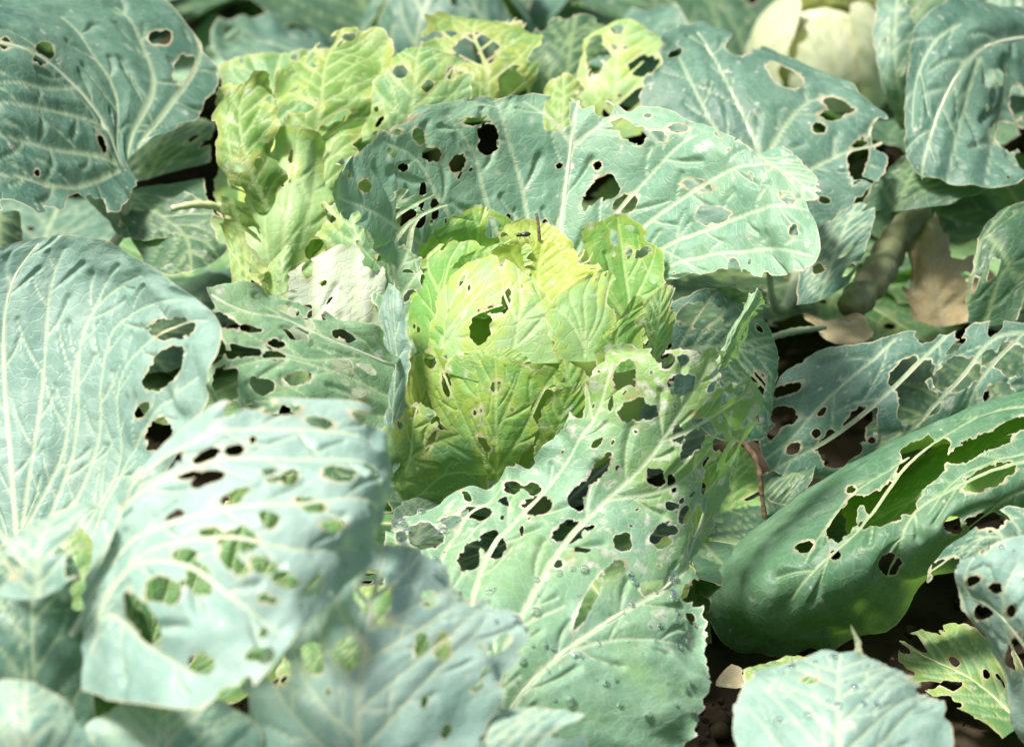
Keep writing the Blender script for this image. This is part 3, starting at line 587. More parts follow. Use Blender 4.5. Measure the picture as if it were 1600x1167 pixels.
# ------------------------------------------------------------------ plant at the front left
B = plant((-0.36, -0.34, 0.0), 'cabbage with a big upright blue-green leaf and a pale arched leaf')
leaf(B, [[(-70, 920, -.19), (-20, 880, -.2), (25, 865, -.21), (70, 865, -.21), (130, 860, -.22)],
         [(-230, 760, -.13), (-100, 730, -.15), (15, 730, -.17), (135, 745, -.18), (230, 775, -.22)],
         [(-310, 600, -.1), (-140, 580, -.11), (10, 575, -.12), (165, 590, -.15), (318, 650, -.24)],
         [(-270, 480, -.1), (-120, 460, -.09), (15, 450, -.09), (175, 455, -.11), (345, 515, -.21)],
         [(-180, 430, -.12), (-70, 405, -.09), (60, 365, -.075), (165, 372, -.095), (310, 455, -.17)]],
     'pale', res=.0017, seed=61, rnd=.045, puff=.0026, ruffle=(.005, 40), scars=12, rag=.0014, ragf=70, nbite=4, label='big upright leaf with fanning veins and two holes near its edge',
     veins=[(4.3, [(25, 865), (18, 720), (8, 560), (20, 440), (60, 380)]), (2.9, [(30, 840), (65, 620), (75, 480), (100, 390)]), (2.7, [(35, 830), (100, 700), (120, 560), (165, 440)]), (2.6, [(60, 850), (120, 680), (135, 500), (220, 430)]),
            (2.4, [(80, 850), (150, 700), (160, 560), (190, 500), (290, 470)]), (2.3, [(110, 850), (185, 730), (180, 620), (220, 540), (320, 500)]), (2.2, [(130, 850), (200, 720), (240, 650), (310, 590)]), (4, [(10, 850), (-80, 700), (-110, 560), (-80, 430)]), (3.5, [(0, 860), (-160, 720), (-230, 560)])],
     holes=[(268, 513, 36, 17, -4), (258, 575, 20, 42, 40), (222, 640, 8, 16, 30), (250, 680, 22, 26)])
leaf(B, [[(165, 830, -.34), (142, 900, -.37), (135, 985, -.42), (130, 1090, -.45)], [(205, 745, -.335), (225, 820, -.385), (230, 925, -.45), (240, 1110, -.50)],
         [(315, 652, -.325), (340, 760, -.385), (352, 880, -.455), (375, 1105, -.52)], [(450, 622, -.315), (462, 730, -.365), (474, 840, -.43), (470, 985, -.475)],
         [(565, 640, -.305), (572, 715, -.345), (572, 790, -.385), (545, 910, -.42)], [(602, 700, -.305), (606, 740, -.325), (602, 785, -.345), (585, 850, -.37)]],
     'chalk', res=.0017, nrand=26, rr=(.002, .0085), rmin=.25, seed=62, rnd=.03, puff=.004, ruffle=(.004, 40), scars=14, rag=.0014, ragf=70, nbite=7, label='pale arched leaf riddled with big holes',
     veins=[(5, [(140, 950), (200, 850), (330, 800), (480, 790), (590, 800)]), (3.6, [(142, 920), (190, 800), (310, 725), (450, 720), (590, 735)]), (3.4, [(145, 890), (200, 770), (300, 690), (440, 670), (580, 690)]), (3.6, [(140, 990), (200, 890), (280, 880), (360, 930), (430, 990)]), (3.4, [(140, 970), (220, 865), (340, 840), (460, 860), (560, 860)]), (3, [(140, 1020), (170, 960), (230, 1010), (300, 1050)])],
     holes=[(262, 722, 26, 11, -32), (323, 712, 24, 9, -28), (367, 704, 16, 9, -15), (295, 742, 20, 6, -8), (205, 765, 8, 26, 32), (452, 745, 15, 10, -20), (486, 788, 24, 9, 15), (530, 740, 26, 12), (330, 832, 20, 8), (375, 845, 30, 20, -20), (290, 868, 18, 12), (248, 918, 22, 19), (222, 968, 18, 46, -32), (312, 905, 20, 28, -30), (365, 880, 26, 12, 35), (410, 882, 22, 12, 20), (412, 933, 9, 7), (315, 1035, 19, 16), (520, 820, 20, 9), (440, 640, 30, 9), (500, 660, 22, 9, 12), (445, 905, 22, 12, 15), (575, 655, 26, 8, 25), (400, 630, 26, 8, -8)])
leaf(B, [[(-20, 930, -.42), (60, 935, -.43), (140, 900, -.43)], [(-30, 870, -.40), (60, 860, -.415), (140, 850, -.41)], [(0, 826, -.38), (80, 815, -.39), (160, 795, -.385)], [(50, 815, -.355), (110, 792, -.36), (178, 752, -.355)]],
     'pale', seed=63, nrand=16, rr=(.004, .012), ruffle=(.014, 60), scars=10, midrib=False)
leaf(B, [[(-60, 1200, -.44), (60, 1210, -.44), (170, 1170, -.44)], [(-80, 1010, -.41), (50, 1010, -.42), (145, 1010, -.41)], [(-60, 900, -.37), (50, 890, -.38), (140, 905, -.37)], [(-40, 855, -.34), (50, 845, -.35), (120, 850, -.34)]],
     'blue', seed=64, nsec=5, res=.0022, vw=4, nrand=3, midrib=False)
leaf(B, [[(130, 1180, -.40), (190, 1190, -.40), (260, 1170, -.40)], [(120, 1040, -.38), (180, 1040, -.38), (250, 1040, -.38)], [(115, 900, -.34), (175, 900, -.34), (240, 910, -.34)]], 'dark', seed=65, nsec=4, res=.003, midrib=False)
leaf(B, [[(-60, 1230, -.52), (60, 1230, -.53), (160, 1220, -.52)], [(-60, 1120, -.50), (40, 1130, -.52), (150, 1140, -.50)], [(-40, 1040, -.47), (40, 1060, -.48), (120, 1085, -.47)]], 'pale', seed=66, nrand=3, res=.0025)
leaf(B, [[(130, 1260, -.47), (260, 1270, -.49), (420, 1250, -.47)], [(120, 1150, -.45), (260, 1140, -.47), (420, 1150, -.45)], [(150, 1090, -.43), (270, 1080, -.44), (390, 1090, -.43)]], 'pale', seed=67, nrand=6, res=.0025)

leaf(B, [[(150, 1120, -.30), (200, 1030, -.29), (190, 900, -.27)], [(260, 1130, -.31), (310, 960, -.28), (280, 800, -.25)], [(420, 1080, -.30), (450, 900, -.27), (400, 730, -.24)], [(540, 980, -.28), (560, 850, -.26), (520, 740, -.24)]], 'green', seed=68, res=.002, nsec=5, nrand=4, midrib=False)
leaf(D, [[(420, 1220, -.36), (560, 1230, -.37), (720, 1220, -.37)], [(410, 1080, -.33), (560, 1080, -.34), (720, 1080, -.33)], [(480, 930, -.28), (590, 910, -.29), (700, 930, -.28)]], 'green', seed=55, res=.0025, nrand=3, midrib=False)
leaf(B, [[(20, 960, -.30), (80, 980, -.31), (170, 980, -.31)], [(30, 890, -.28), (90, 890, -.29), (170, 900, -.29)], [(50, 820, -.25), (110, 810, -.26), (180, 830, -.26)]], 'green', seed=69, res=.003, midrib=False)
# ------------------------------------------------------------------ plant to the right: rolled leaf and laddered leaf
C = plant((0.395, 0.0, 0.0), 'cabbage with a long rolled leaf lying on the soil and a laddered leaf')
leaf(C, [[(1690, 720, .06), (1680, 605, -.01), (1700, 680, -.1), (1700, 760, -.13), (1690, 850, -.09)],
         [(1600, 740, .05), (1565, 632, -.01), (1585, 705, -.1), (1592, 770, -.14), (1582, 840, -.11)],
         [(1460, 790, .04), (1420, 692, -.02), (1440, 765, -.12), (1455, 830, -.16), (1455, 900, -.13)],
         [(1340, 850, .02), (1285, 765, -.03), (1305, 828, -.13), (1330, 900, -.17), (1365, 972, -.13)],
         [(1220, 905, 0), (1172, 843, -.04), (1185, 890, -.13), (1218, 952, -.155), (1255, 1015, -.115)],
         [(1120, 940, -.04), (1095, 905, -.06), (1098, 938, -.1), (1120, 972, -.115), (1165, 1010, -.09)]],
     'roll', res=.0018, seed=71, hs=(-.45, 1.1), rnd=.03, puff=.0045, ruffle=(.006, 45), scars=14, rag=.001, midrib=False, label='dark green leaf rolled lengthwise with pale curled upper edge',
     veins=[(4.5, [(1690, 640), (1540, 650), (1430, 720), (1340, 830), (1230, 940)]), (4.0, [(1600, 720), (1500, 760), (1430, 800), (1390, 900)]), (3.2, [(1650, 700), (1510, 740), (1450, 800)]), (3.2, [(1420, 720), (1330, 780), (1260, 880)]), (3, [(1620, 760), (1540, 800), (1480, 860)])],
     holes=[(1440, 725, 44, 32, -25), (1395, 785, 44, 30, -30), (1318, 815, 18, 36, 30), (1340, 783, 16, 8), (1258, 855, 14, 9, -20), (1305, 866, 8, 9), (1350, 820, 9, 6), (1390, 880, 19, 17), (1490, 820, 15, 13), (1540, 815, 30, 14, -8), (1545, 745, 44, 18, -25), (1475, 690, 8, 5), (1520, 700, 44, 14, -28), (1585, 665, 34, 10, -18), (1330, 765, 7, 5), (1560, 690, 22, 8, -20)])
leaf(C, [[(1700, 495, .11), (1720, 560, .08), (1730, 650, .06)], [(1590, 498, .09), (1600, 580, .05), (1610, 670, .03)], [(1480, 506, .08), (1490, 600, .03), (1500, 700, .02)], [(1370, 525, .07), (1370, 630, .02), (1390, 735, 0)], [(1275, 552, .065), (1260, 650, .02), (1280, 755, 0)], [(1195, 585, .055), (1178, 680, .02), (1190, 760, .0)]],
     'blue', res=.0018, nrand=12, rr=(.003, .009), nbite=16, seed=72, rnd=.03, scars=16, midrib=False, label='laddered leaf with holes between its slanting ribs',
     veins=[(4.5, [(1690, 520), (1560, 525), (1500, 590), (1400, 700), (1330, 740)]), (4.2, [(1480, 515), (1400, 600), (1290, 690), (1200, 740)]), (3.6, [(1600, 520), (1530, 600), (1500, 680)]), (3.4, [(1400, 530), (1340, 580), (1250, 670), (1195, 720)]), (3.2, [(1660, 560), (1600, 620), (1560, 680)])],
     holes=[(1425, 583, 38, 22, -28), (1495, 585, 40, 26, -22), (1432, 632, 34, 32, -45), (1345, 665, 30, 26, -50), (1308, 700, 34, 30, -30), (1580, 560, 22, 26), (1565, 620, 26, 20, -20), (1240, 700, 12, 8, -30), (1225, 650, 22, 14), (1390, 700, 18, 26, 30), (1540, 655, 26, 16, -20), (1225, 610, 30, 8, -20)])
leaf(C, [[(1110, 880, -.02), (1160, 880, -.03), (1230, 840, -.03)], [(1120, 810, .0), (1190, 780, -.01), (1280, 740, .0)], [(1160, 760, .02), (1220, 720, .02), (1300, 690, .03)]], 'dark', seed=73, nrand=2, midrib=False)
leaf(C, [[(1700, 530, .20), (1700, 640, .14), (1690, 740, .08)], [(1500, 530, .19), (1510, 640, .13), (1520, 740, .07)], [(1390, 560, .17), (1400, 660, .11), (1410, 750, .05)], [(1340, 600, .15), (1345, 670, .10), (1360, 740, .05)]], 'dark', seed=74, nrand=6, midrib=False, rr=(.004, .01))
leaf(C, [[(1680, 640, .02), (1690, 700, -.05), (1690, 780, -.08)], [(1550, 668, .02), (1565, 725, -.05), (1570, 790, -.09)], [(1420, 722, .01), (1435, 780, -.06), (1445, 840, -.10)], [(1300, 790, .0), (1315, 840, -.07), (1330, 890, -.11)]], 'lime', seed=171, res=.003, nsec=5, nbite=0, midrib=False)  # added blade: lime colour stands in for light coming through the rolled leaf
J = plant((0.31, -0.47, 0.0), 'cabbage with a pale round-holed leaf curling over yellowing leaves on the soil')
leaf(J, [[(1590, 1170, -.29), (1680, 1170, -.31), (1780, 1110, -.28)], [(1555, 1040, -.27), (1630, 1000, -.31), (1740, 950, -.28)], [(1485, 925, -.25), (1560, 890, -.285), (1690, 850, -.26)], [(1470, 888, -.235), (1540, 848, -.26), (1650, 815, -.24)]],
     'pale', seed=75, holes=[(1520, 907, 13, 7, -20), (1555, 918, 11, 8), (1537, 956, 15, 12), (1580, 954, 8, 8), (1540, 857, 9, 5, -40), (1590, 1020, 18, 30)], veins=[(4, [(1680, 1120), (1560, 960), (1510, 930), (1520, 870)]), (3, [(1600, 1060), (1570, 980), (1590, 880)]), (2.6, [(1570, 1060), (1510, 950), (1490, 900)])], scars=8, label='pale leaf bitten by neat round holes')
leaf(J, [[(1620, 900, -.2), (1640, 860, -.2), (1660, 800, -.18)], [(1520, 880, -.21), (1540, 840, -.2), (1580, 790, -.17)], [(1455, 930, -.2), (1460, 890, -.19), (1480, 850, -.17)], [(1440, 905, -.19), (1445, 890, -.18), (1450, 870, -.17)]], 'blue', seed=76, holes=[(1480, 890, 26, 18, -30), (1550, 815, 26, 14, -15)], nrand=2, midrib=False)
leaf(J, [[(1560, 1160, -.25), (1600, 1130, -.22), (1640, 1080, -.19)], [(1480, 1100, -.21), (1520, 1060, -.18), (1560, 1000, -.14)], [(1400, 1060, -.175), (1440, 1020, -.15), (1480, 970, -.115)], [(1380, 1020, -.16), (1400, 995, -.14), (1430, 965, -.115)]],
     'green', seed=77, nrand=26, rr=(.003, .009), scars=8, label='yellowing eaten leaf lying on the soil')
leaf(J, [[(1150, 1240, -.43), (1310, 1260, -.45), (1490, 1240, -.43)], [(1140, 1130, -.38), (1310, 1125, -.41), (1490, 1130, -.38)], [(1165, 1068, -.345), (1310, 1050, -.36), (1460, 1068, -.345)], [(1230, 1028, -.315), (1315, 1016, -.32), (1420, 1045, -.315)]],
     'pale', res=.0018, seed=78, holes=[(1265, 1062, 12, 5), (1440, 1060, 16, 6)], scars=10, label='pale domed leaf beaded with water')
leaf(J, [[(1325, 1040, -.31), (1340, 1042, -.31), (1360, 1035, -.31)], [(1325, 1005, -.305), (1338, 1005, -.305), (1358, 1010, -.305)], [(1320, 972, -.30), (1327, 968, -.30), (1336, 985, -.30)]], 'cream', res=.001, seed=79, rnd=.004, midrib=False, scars=2, label='small torn cream leaf tip')
leaf(J, [[(1150, 1100, -.25), (1230, 1090, -.26), (1320, 1080, -.25)], [(1155, 1050, -.22), (1240, 1040, -.23), (1310, 1030, -.22)], [(1180, 1030, -.2), (1240, 1020, -.2), (1290, 1025, -.2)]], 'green', seed=80, nrand=2, midrib=False)

# ------------------------------------------------------------------ plant behind left: torn yellow-green head
E = plant((-0.15, 0.27, 0.0), 'cabbage with a torn yellow-green head behind the broad back leaf')
core(E, (-0.15, 0.27, 0.15), 0.065, 'heart', 9)
EK = dict(res=.0018, midrib=False, rag=.0026, ragf=160, ruffle=(.015, 42), rnd=.02)
leaf(E, [[(400, 470, .10), (440, 480, .10), (500, 470, .10)], [(380, 380, .13), (440, 370, .11), (520, 380, .12)], [(400, 280, .17), (455, 270, .15), (530, 290, .16)], [(420, 210, .20), (465, 195, .18), (520, 220, .19)]], 'sage', nbite=10, seed=101, nrand=3, veins=[(4, [(440, 470), (445, 350), (465, 205)]), (3, [(450, 460), (480, 350), (500, 240)]), (3, [(430, 460), (415, 350), (425, 250)])], **EK)
leaf(E, [[(440, 420, .14), (480, 420, .12), (540, 400, .13)], [(460, 330, .17), (500, 310, .15), (560, 300, .16)], [(470, 240, .2), (520, 220, .19), (590, 220, .19)], [(500, 190, .23), (540, 175, .22), (600, 180, .22)]], 'soft', nbite=14, seed=102, nrand=3, **EK)
leaf(E, [[(380, 330, .14), (420, 330, .13), (450, 300, .15)], [(325, 270, .14), (385, 250, .14), (440, 240, .16)], [(325, 190, .17), (375, 170, .18), (440, 170, .19)], [(340, 110, .2), (400, 105, .21), (450, 120, .22)]], 'soft', seed=103, nrand=9, rr=(.004, .01), nbite=14, **{**EK, 'ruffle': (.02, 45)})
leaf(E, [[(330, 330, .24), (400, 330, .24), (520, 320, .24)], [(330, 200, .30), (420, 190, .30), (560, 190, .31)], [(330, 90, .37), (440, 70, .37), (600, 80, .38)]], 'green', seed=111, nrand=3, **EK)
leaf(E, [[(430, 260, .19), (480, 250, .18), (540, 240, .2)], [(420, 180, .2), (500, 170, .2), (600, 180, .21)], [(430, 110, .24), (510, 95, .25), (620, 110, .25)], [(470, 60, .28), (540, 45, .29), (620, 60, .29)]], 'soft', seed=104, nrand=12, rr=(.004, .014), nbite=16, **{**EK, 'ruffle': (.02, 45)})
leaf(E, [[(520, 260, .2), (600, 250, .19), (720, 220, .21)], [(560, 190, .2), (640, 175, .2), (740, 180, .21)], [(580, 120, .23), (650, 100, .23), (740, 120, .24)], [(610, 75, .26), (660, 65, .27), (720, 85, .27)]], 'green', seed=105, nrand=7, holes=[(625, 112, 12, 9), (705, 115, 9, 10)], label='blue-green leaf with yellow margin', **{**EK, 'rnd': .03, 'ruffle': (.010, 45)})
leaf(E, [[(330, 300, .1), (360, 310, .1), (400, 320, .1)], [(345, 360, .1), (380, 380, .09), (420, 380, .1)], [(350, 440, .06), (385, 450, .05), (425, 440, .06)], [(345, 480, .04), (385, 490, .03), (410, 480, .04)]], 'soft', nbite=14, seed=106, nrand=16, rr=(.003, .009), label='drooping lime strip of eaten leaf', **EK)
leaf(E, [[(420, 480, .06), (450, 490, .05), (490, 480, .06)], [(400, 430, .08), (440, 420, .07), (480, 420, .08)], [(420, 380, .10), (450, 370, .09), (480, 370, .1)]], 'green', seed=107, nrand=4, **EK)
leaf(E, [[(690, 200, .26), (760, 190, .26), (830, 190, .27)], [(680, 120, .28), (760, 110, .28), (850, 110, .29)], [(650, 60, .32), (740, 45, .33), (850, 60, .33)], [(690, 25, .36), (760, 20, .37), (830, 30, .37)]], 'soft', nbite=14, seed=108, holes=[(745, 75, 34, 22), (800, 140, 22, 40), (700, 110, 8, 20)], nrand=5, rr=(.004, .009), **EK)
leaf(E, [[(820, 250, .22), (870, 250, .22), (920, 240, .22)], [(830, 180, .26), (880, 170, .25), (930, 170, .26)], [(840, 120, .29), (880, 110, .29), (920, 120, .29)]], 'soft', nbite=14, seed=109, nrand=6, rr=(.003, .008), **EK)
leaf(E, [[(560, 520, .06), (600, 500, .05), (640, 480, .06)], [(500, 400, .10), (560, 380, .09), (620, 380, .10)], [(480, 320, .14), (540, 300, .13), (600, 300, .14)]], 'green', seed=110, nrand=8, **EK)

# ------------------------------------------------------------------ back left: broad blue leaf
Fp = plant((-0.40, 0.30, 0.0), 'cabbage with a broad blue-green leaf drooping over dark leaves')
leaf(Fp, [[(222, 292, .19), (198, 268, .2), (205, 245, .21), (245, 215, .23)], [(178, 342, .15), (155, 222, .2), (190, 150, .25), (320, 185, .26)], [(95, 345, .11), (92, 160, .2), (140, 78, .27), (342, 105, .31)], [(0, 335, .09), (30, 98, .2), (85, 35, .28), (275, 5, .34)], [(-110, 310, .09), (-60, 60, .2), (0, 0, .28), (160, -40, .36)]],
     'blue', res=.002, seed=121, holes=[(68, 83, 15, 17, 20), (288, 110, 16, 24, 15), (130, 330, 36, 28), (160, 226, 5, 15, -20), (8, 68, 10, 8), (58, 270, 4, 5), (250, 60, 18, 12)], scars=30, label='broad drooping blue-green leaf with sweeping pale veins', rnd=.03, puff=.003,
     veins=[(6, [(190, 262), (160, 190), (90, 115), (0, 70), (-60, 50)]), (4, [(185, 250), (180, 160), (140, 80), (95, 25)]), (4, [(200, 240), (240, 130), (215, 50), (180, 10)]), (3.6, [(215, 230), (270, 160), (310, 90), (300, 30)]), (3.8, [(180, 255), (110, 235), (40, 220), (-40, 215)]), (3.4, [(185, 265), (120, 290), (40, 275), (-30, 270)]), (3, [(165, 200), (90, 175), (30, 165), (-40, 165)]), (3, [(120, 140), (60, 135), (0, 128)])])
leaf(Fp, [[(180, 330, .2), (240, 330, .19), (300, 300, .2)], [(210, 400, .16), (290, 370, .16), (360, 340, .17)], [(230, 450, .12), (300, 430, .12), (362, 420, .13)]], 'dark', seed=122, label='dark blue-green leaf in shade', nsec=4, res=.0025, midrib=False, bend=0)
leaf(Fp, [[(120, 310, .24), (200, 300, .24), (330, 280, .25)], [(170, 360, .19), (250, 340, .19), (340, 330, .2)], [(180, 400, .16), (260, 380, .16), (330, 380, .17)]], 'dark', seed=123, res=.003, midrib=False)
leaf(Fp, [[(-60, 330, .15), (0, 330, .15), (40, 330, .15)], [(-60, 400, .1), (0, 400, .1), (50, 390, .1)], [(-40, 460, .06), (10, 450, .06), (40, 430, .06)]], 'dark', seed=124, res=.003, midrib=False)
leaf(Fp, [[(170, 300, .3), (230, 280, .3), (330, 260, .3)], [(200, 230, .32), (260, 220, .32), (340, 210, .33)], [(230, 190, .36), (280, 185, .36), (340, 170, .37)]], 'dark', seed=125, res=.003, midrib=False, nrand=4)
leaf(Fp, [[(40, 60, .42), (120, 60, .42), (240, 50, .42)], [(50, 10, .46), (140, 0, .46), (250, 0, .46)], [(80, -30, .5), (150, -40, .5), (240, -40, .5)]], 'cream', seed=126, res=.003, midrib=False, nrand=8, rr=(.006, .014))
# ------------------------------------------------------------------ back right plants
Gp = plant((0.24, 0.40, 0.0), 'cabbage with a domed dull green leaf and whitened torn rim')
leaf(Gp, [[(1130, 420, .16), (1220, 420, .15), (1330, 380, .16)], [(1050, 330, .2), (1180, 310, .19), (1345, 320, .18)], [(1005, 240, .24), (1150, 210, .23), (1385, 280, .2)], [(995, 150, .28), (1130, 120, .28), (1390, 190, .25)], [(1020, 65, .32), (1120, 60, .34), (1310, 135, .31)], [(1060, 40, .36), (1110, 45, .37), (1200, 95, .36)]],
     'blue', res=.0022, seed=131, scars=40, label='domed dull green leaf with a torn whitish rim', holes=[(1010, 95, 20, 22), (1160, 70, 26, 16), (1225, 118, 30, 14, 30), (1310, 165, 26, 9, 20), (1340, 250, 14, 34, 10), (1300, 180, 18, 8), (1020, 70, 14, 9), (1280, 200, 10, 8)], nrand=8, rr=(.004, .01), puff=.003, nbite=26,
     veins=[(5, [(1200, 400), (1190, 250), (1130, 120), (1090, 50)]), (3.6, [(1195, 300), (1115, 200), (1060, 90)]), (3.6, [(1190, 260), (1250, 170), (1300, 150)]), (3.4, [(1200, 330), (1300, 250), (1380, 220)]), (3, [(1200, 350), (1090, 290), (1010, 200)])])
leaf(Gp, [[(900, 230, .3), (960, 220, .3), (1010, 210, .3)], [(890, 150, .32), (960, 140, .32), (1030, 140, .32)], [(900, 80, .36), (970, 70, .36), (1050, 80, .36)], [(930, 35, .4), (985, 25, .4), (1030, 45, .4)]], 'sage', seed=132, res=.0022, nrand=4, rr=(.006, .014), holes=[(1005, 100, 24, 18), (930, 90, 14, 30)], midrib=False)
leaf(Gp, [[(820, 170, .34), (880, 170, .34), (930, 150, .34)], [(820, 90, .37), (890, 85, .37), (960, 90, .38)], [(830, 30, .42), (900, 20, .42), (980, 30, .42)]], 'dark', seed=133, res=.003, nrand=8, rr=(.005, .012), midrib=False)
leaf(Gp, [[(1240, 480, .10), (1280, 470, .1), (1330, 440, .12)], [(1250, 400, .13), (1310, 380, .13), (1370, 360, .14)], [(1290, 330, .16), (1340, 310, .17), (1390, 300, .17)]], 'blue', seed=134, res=.003, nrand=7, rr=(.004, .009), midrib=False)
leaf(Gp, [[(1120, 240, .16), (1180, 240, .16), (1230, 230, .17)], [(1180, 280, .13), (1230, 270, .13), (1270, 250, .14)], [(1260, 350, .10), (1290, 320, .1), (1310, 300, .11)]], 'back', seed=135, res=.0022, nrand=4, midrib=False)
Hp = plant((0.46, 0.42, 0.0), 'cabbage with a long hanging grey-green leaf beside the withered stalks')
leaf(Hp, [[(1600, 20, .42), (1640, 60, .40), (1680, 130, .38)], [(1520, 0, .38), (1580, 60, .36), (1640, 180, .34)], [(1440, 20, .34), (1520, 90, .30), (1600, 200, .3)], [(1412, 110, .29), (1480, 170, .26), (1590, 250, .26)], [(1410, 220, .24), (1470, 245, .22), (1610, 285, .22)], [(1415, 290, .21), (1470, 295, .2), (1620, 310, .2)]],
     'blue', res=.0022, seed=141, scars=40, label='long hanging grey-green leaf with parallel pale veins', holes=[(1555, 122, 16, 14), (1575, 215, 28, 20, 10), (1590, 160, 12, 26)], nrand=3, puff=.004,
     veins=[(5, [(1600, 60), (1510, 95), (1470, 170), (1440, 280)]), (3.6, [(1530, 90), (1500, 180), (1480, 285)]), (3.4, [(1570, 100), (1560, 180), (1540, 290)]), (3, [(1500, 40), (1440, 100), (1425, 200)])])
leaf(Hp, [[(1560, 150, .46), (1600, 150, .46), (1660, 140, .46)], [(1530, 70, .5), (1590, 60, .5), (1660, 60, .5)], [(1520, -10, .55), (1590, -30, .55), (1660, -10, .55)]], 'blue', seed=142, res=.003, nsec=4, midrib=False)
leaf(Hp, [[(1400, 200, .38), (1420, 200, .38), (1450, 180, .38)], [(1370, 130, .38), (1400, 110, .38), (1440, 110, .39)], [(1360, 40, .42), (1400, 20, .42), (1450, 30, .42)], [(1370, -30, .46), (1410, -40, .46), (1450, -30, .46)]], 'blue', seed=143, res=.003, nrand=6, midrib=False)
leaf(Hp, [[(1500, 500, .1), (1540, 510, .1), (1600, 500, .1)], [(1510, 420, .12), (1570, 400, .12), (1640, 400, .13)], [(1530, 340, .16), (1590, 310, .17), (1660, 320, .17)]], 'dark', seed=144, res=.0025, nrand=5, veins=[(4, [(1510, 480), (1530, 380), (1580, 320)]), (4, [(1540, 500), (1570, 420), (1600, 440)]), (3, [(1545, 370), (1590, 440), (1640, 480)])], midrib=False)
leaf(Hp, [[(1330, 330, .2), (1400, 330, .2), (1500, 320, .2)], [(1360, 290, .22), (1420, 280, .22), (1560, 290, .22)], [(1400, 250, .27), (1450, 240, .27), (1580, 250, .27)]], 'dark', seed=145, res=.003, midrib=False)
# pale far head
W = plant((0.30, 0.66, 0.0), 'pale cream round cabbage head among dark leaves')
def ball_head(p, c, r, mat, seed, n=6):
    core(p, c, r, 'heart_cream' if mat == 'cream' else 'heart', seed); c = np.array(c); r0 = random.Random(seed)
    for k in range(n):
        a = k*2.4+r0.uniform(-.3, .3); rows = []
        for th in (2.0, 1.5, 1.0, 0.6, 0.25):
            rows.append([tuple(c+(r*1.05+0.0025*k)*np.array([math.sin(th)*math.sin(a+da*1.1), math.sin(th)*math.cos(a+da*1.1), math.cos(th)*0.95])) for da in (-.65, -.32, 0, .32, .65)])
        leaf(p, rows, mat, px=False, seed=seed*11+k, res=.004, ruffle=(.001, 30), scars=3, midrib=False, nsec=4)
def low_leaves(p, seed, n=7, mats=('dark', 'green', 'blue'), L=0.20, tilt=(0, 6), a0=0.0):
    r0 = random.Random(seed); loc = p.location
    for k in range(n):
        a = a0+k*6.283/n+r0.uniform(-.25, .25); e0 = r0.uniform(*tilt); l = L*r0.uniform(.8, 1.1)
        leaf(p, arc_leaf((loc[0]+.015*math.sin(a), loc[1]+.015*math.cos(a), 0.03), a, l, l*r0.uniform(.7, .9), e0+10, -r0.uniform(2, 8), r0.uniform(.02, .08)), r0.choice(mats), px=False,
             seed=seed*53+k, res=.0035, nrand=5, rr=(.003, .010), ruffle=(.006, 40), scars=6, stalk=False)
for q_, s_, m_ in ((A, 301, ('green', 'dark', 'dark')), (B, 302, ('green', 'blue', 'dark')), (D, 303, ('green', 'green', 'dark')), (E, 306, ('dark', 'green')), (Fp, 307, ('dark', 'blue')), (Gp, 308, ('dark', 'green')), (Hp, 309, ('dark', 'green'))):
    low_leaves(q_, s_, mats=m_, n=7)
def side_leaves(p, seed, azs, mats):
    r0 = random.Random(seed); loc = p.location
    for k, a in enumerate(azs):
        a = math.radians(a); e0 = r0.uniform(38, 58); l = r0.uniform(.22, .27)
        leaf(p, arc_leaf((loc[0]+.02*math.sin(a), loc[1]+.02*math.cos(a), 0.04), a, l, l*r0.uniform(.7, .9), e0, e0-r0.uniform(40, 70), r0.uniform(.05, .14)), r0.choice(mats), px=False,
             seed=seed*41+k, res=.0035, nrand=10, rr=(.003, .011), ruffle=(.007, 40), scars=8, stalk=False)
side_leaves(C, 401, (45, 80, 112, 150), ('blue', 'green', 'roll'))
side_leaves(J, 402, (70, 110, 150, 190, 230), ('pale', 'back', 'blue'))
side_leaves(B, 403, (190, 225, 260, 295), ('pale', 'back', 'blue'))
side_leaves(D, 404, (150, 185, 220), ('pale', 'back'))
ball_head(W, tuple(unproj(1285, 98, .66)), 0.05, 'cream', 4, 9)
for k, (a, mt) in enumerate(((0.6, 'dark'), (1.8, 'blue'), (2.9, 'dark'), (4.1, 'blue'), (5.2, 'dark'))):
    leaf(W, arc_leaf((0.30+.03*math.sin(a), 0.66+.03*math.cos(a), 0.03), a, 0.26, 0.22, 48, -15), mt, px=False, seed=160+k, res=.004, nrand=6, rr=(.005, .012), midrib=False)

# ------------------------------------------------------------------ further plants of the field
def field_plant(loc, label, seed, mats, head=None, n=9, group=None, L=0.27, tilt=(25, 60), stem=True):
    rng = random.Random(seed); p = plant(loc, label, group)
    for k in range(n):
        a = k*2.399+rng.uniform(-.3, .3); e0 = rng.uniform(*tilt)+(12 if k > n*0.6 else 0)
        l = L*rng.uniform(.8, 1.1)*(0.8 if k > n*0.6 else 1)
        leaf(p, arc_leaf((loc[0]+.02*math.sin(a), loc[1]+.02*math.cos(a), 0.03+.004*k), a, l, l*rng.uniform(.75, .95), e0, e0-rng.uniform(35, 75), rng.uniform(.05, .16)),
             rng.choice(mats), px=False, seed=seed*37+k, res=.0045, nrand=rng.randint(2, 8), rr=(.004, .014), ruffle=(.008, 40), scars=8, midrib=(k % 2 == 0), stalk=False)
    if head: ball_head(p, (loc[0], loc[1], 0.12), 0.07, head, seed, 5)
    return p
FG = 'cabbages further along the field'
field_plant((-0.42, 0.74, 0), 'blurred grey-green cabbage behind the broad drooping blue-green leaf', 3, ['blue', 'back', 'dark'], 'blue')
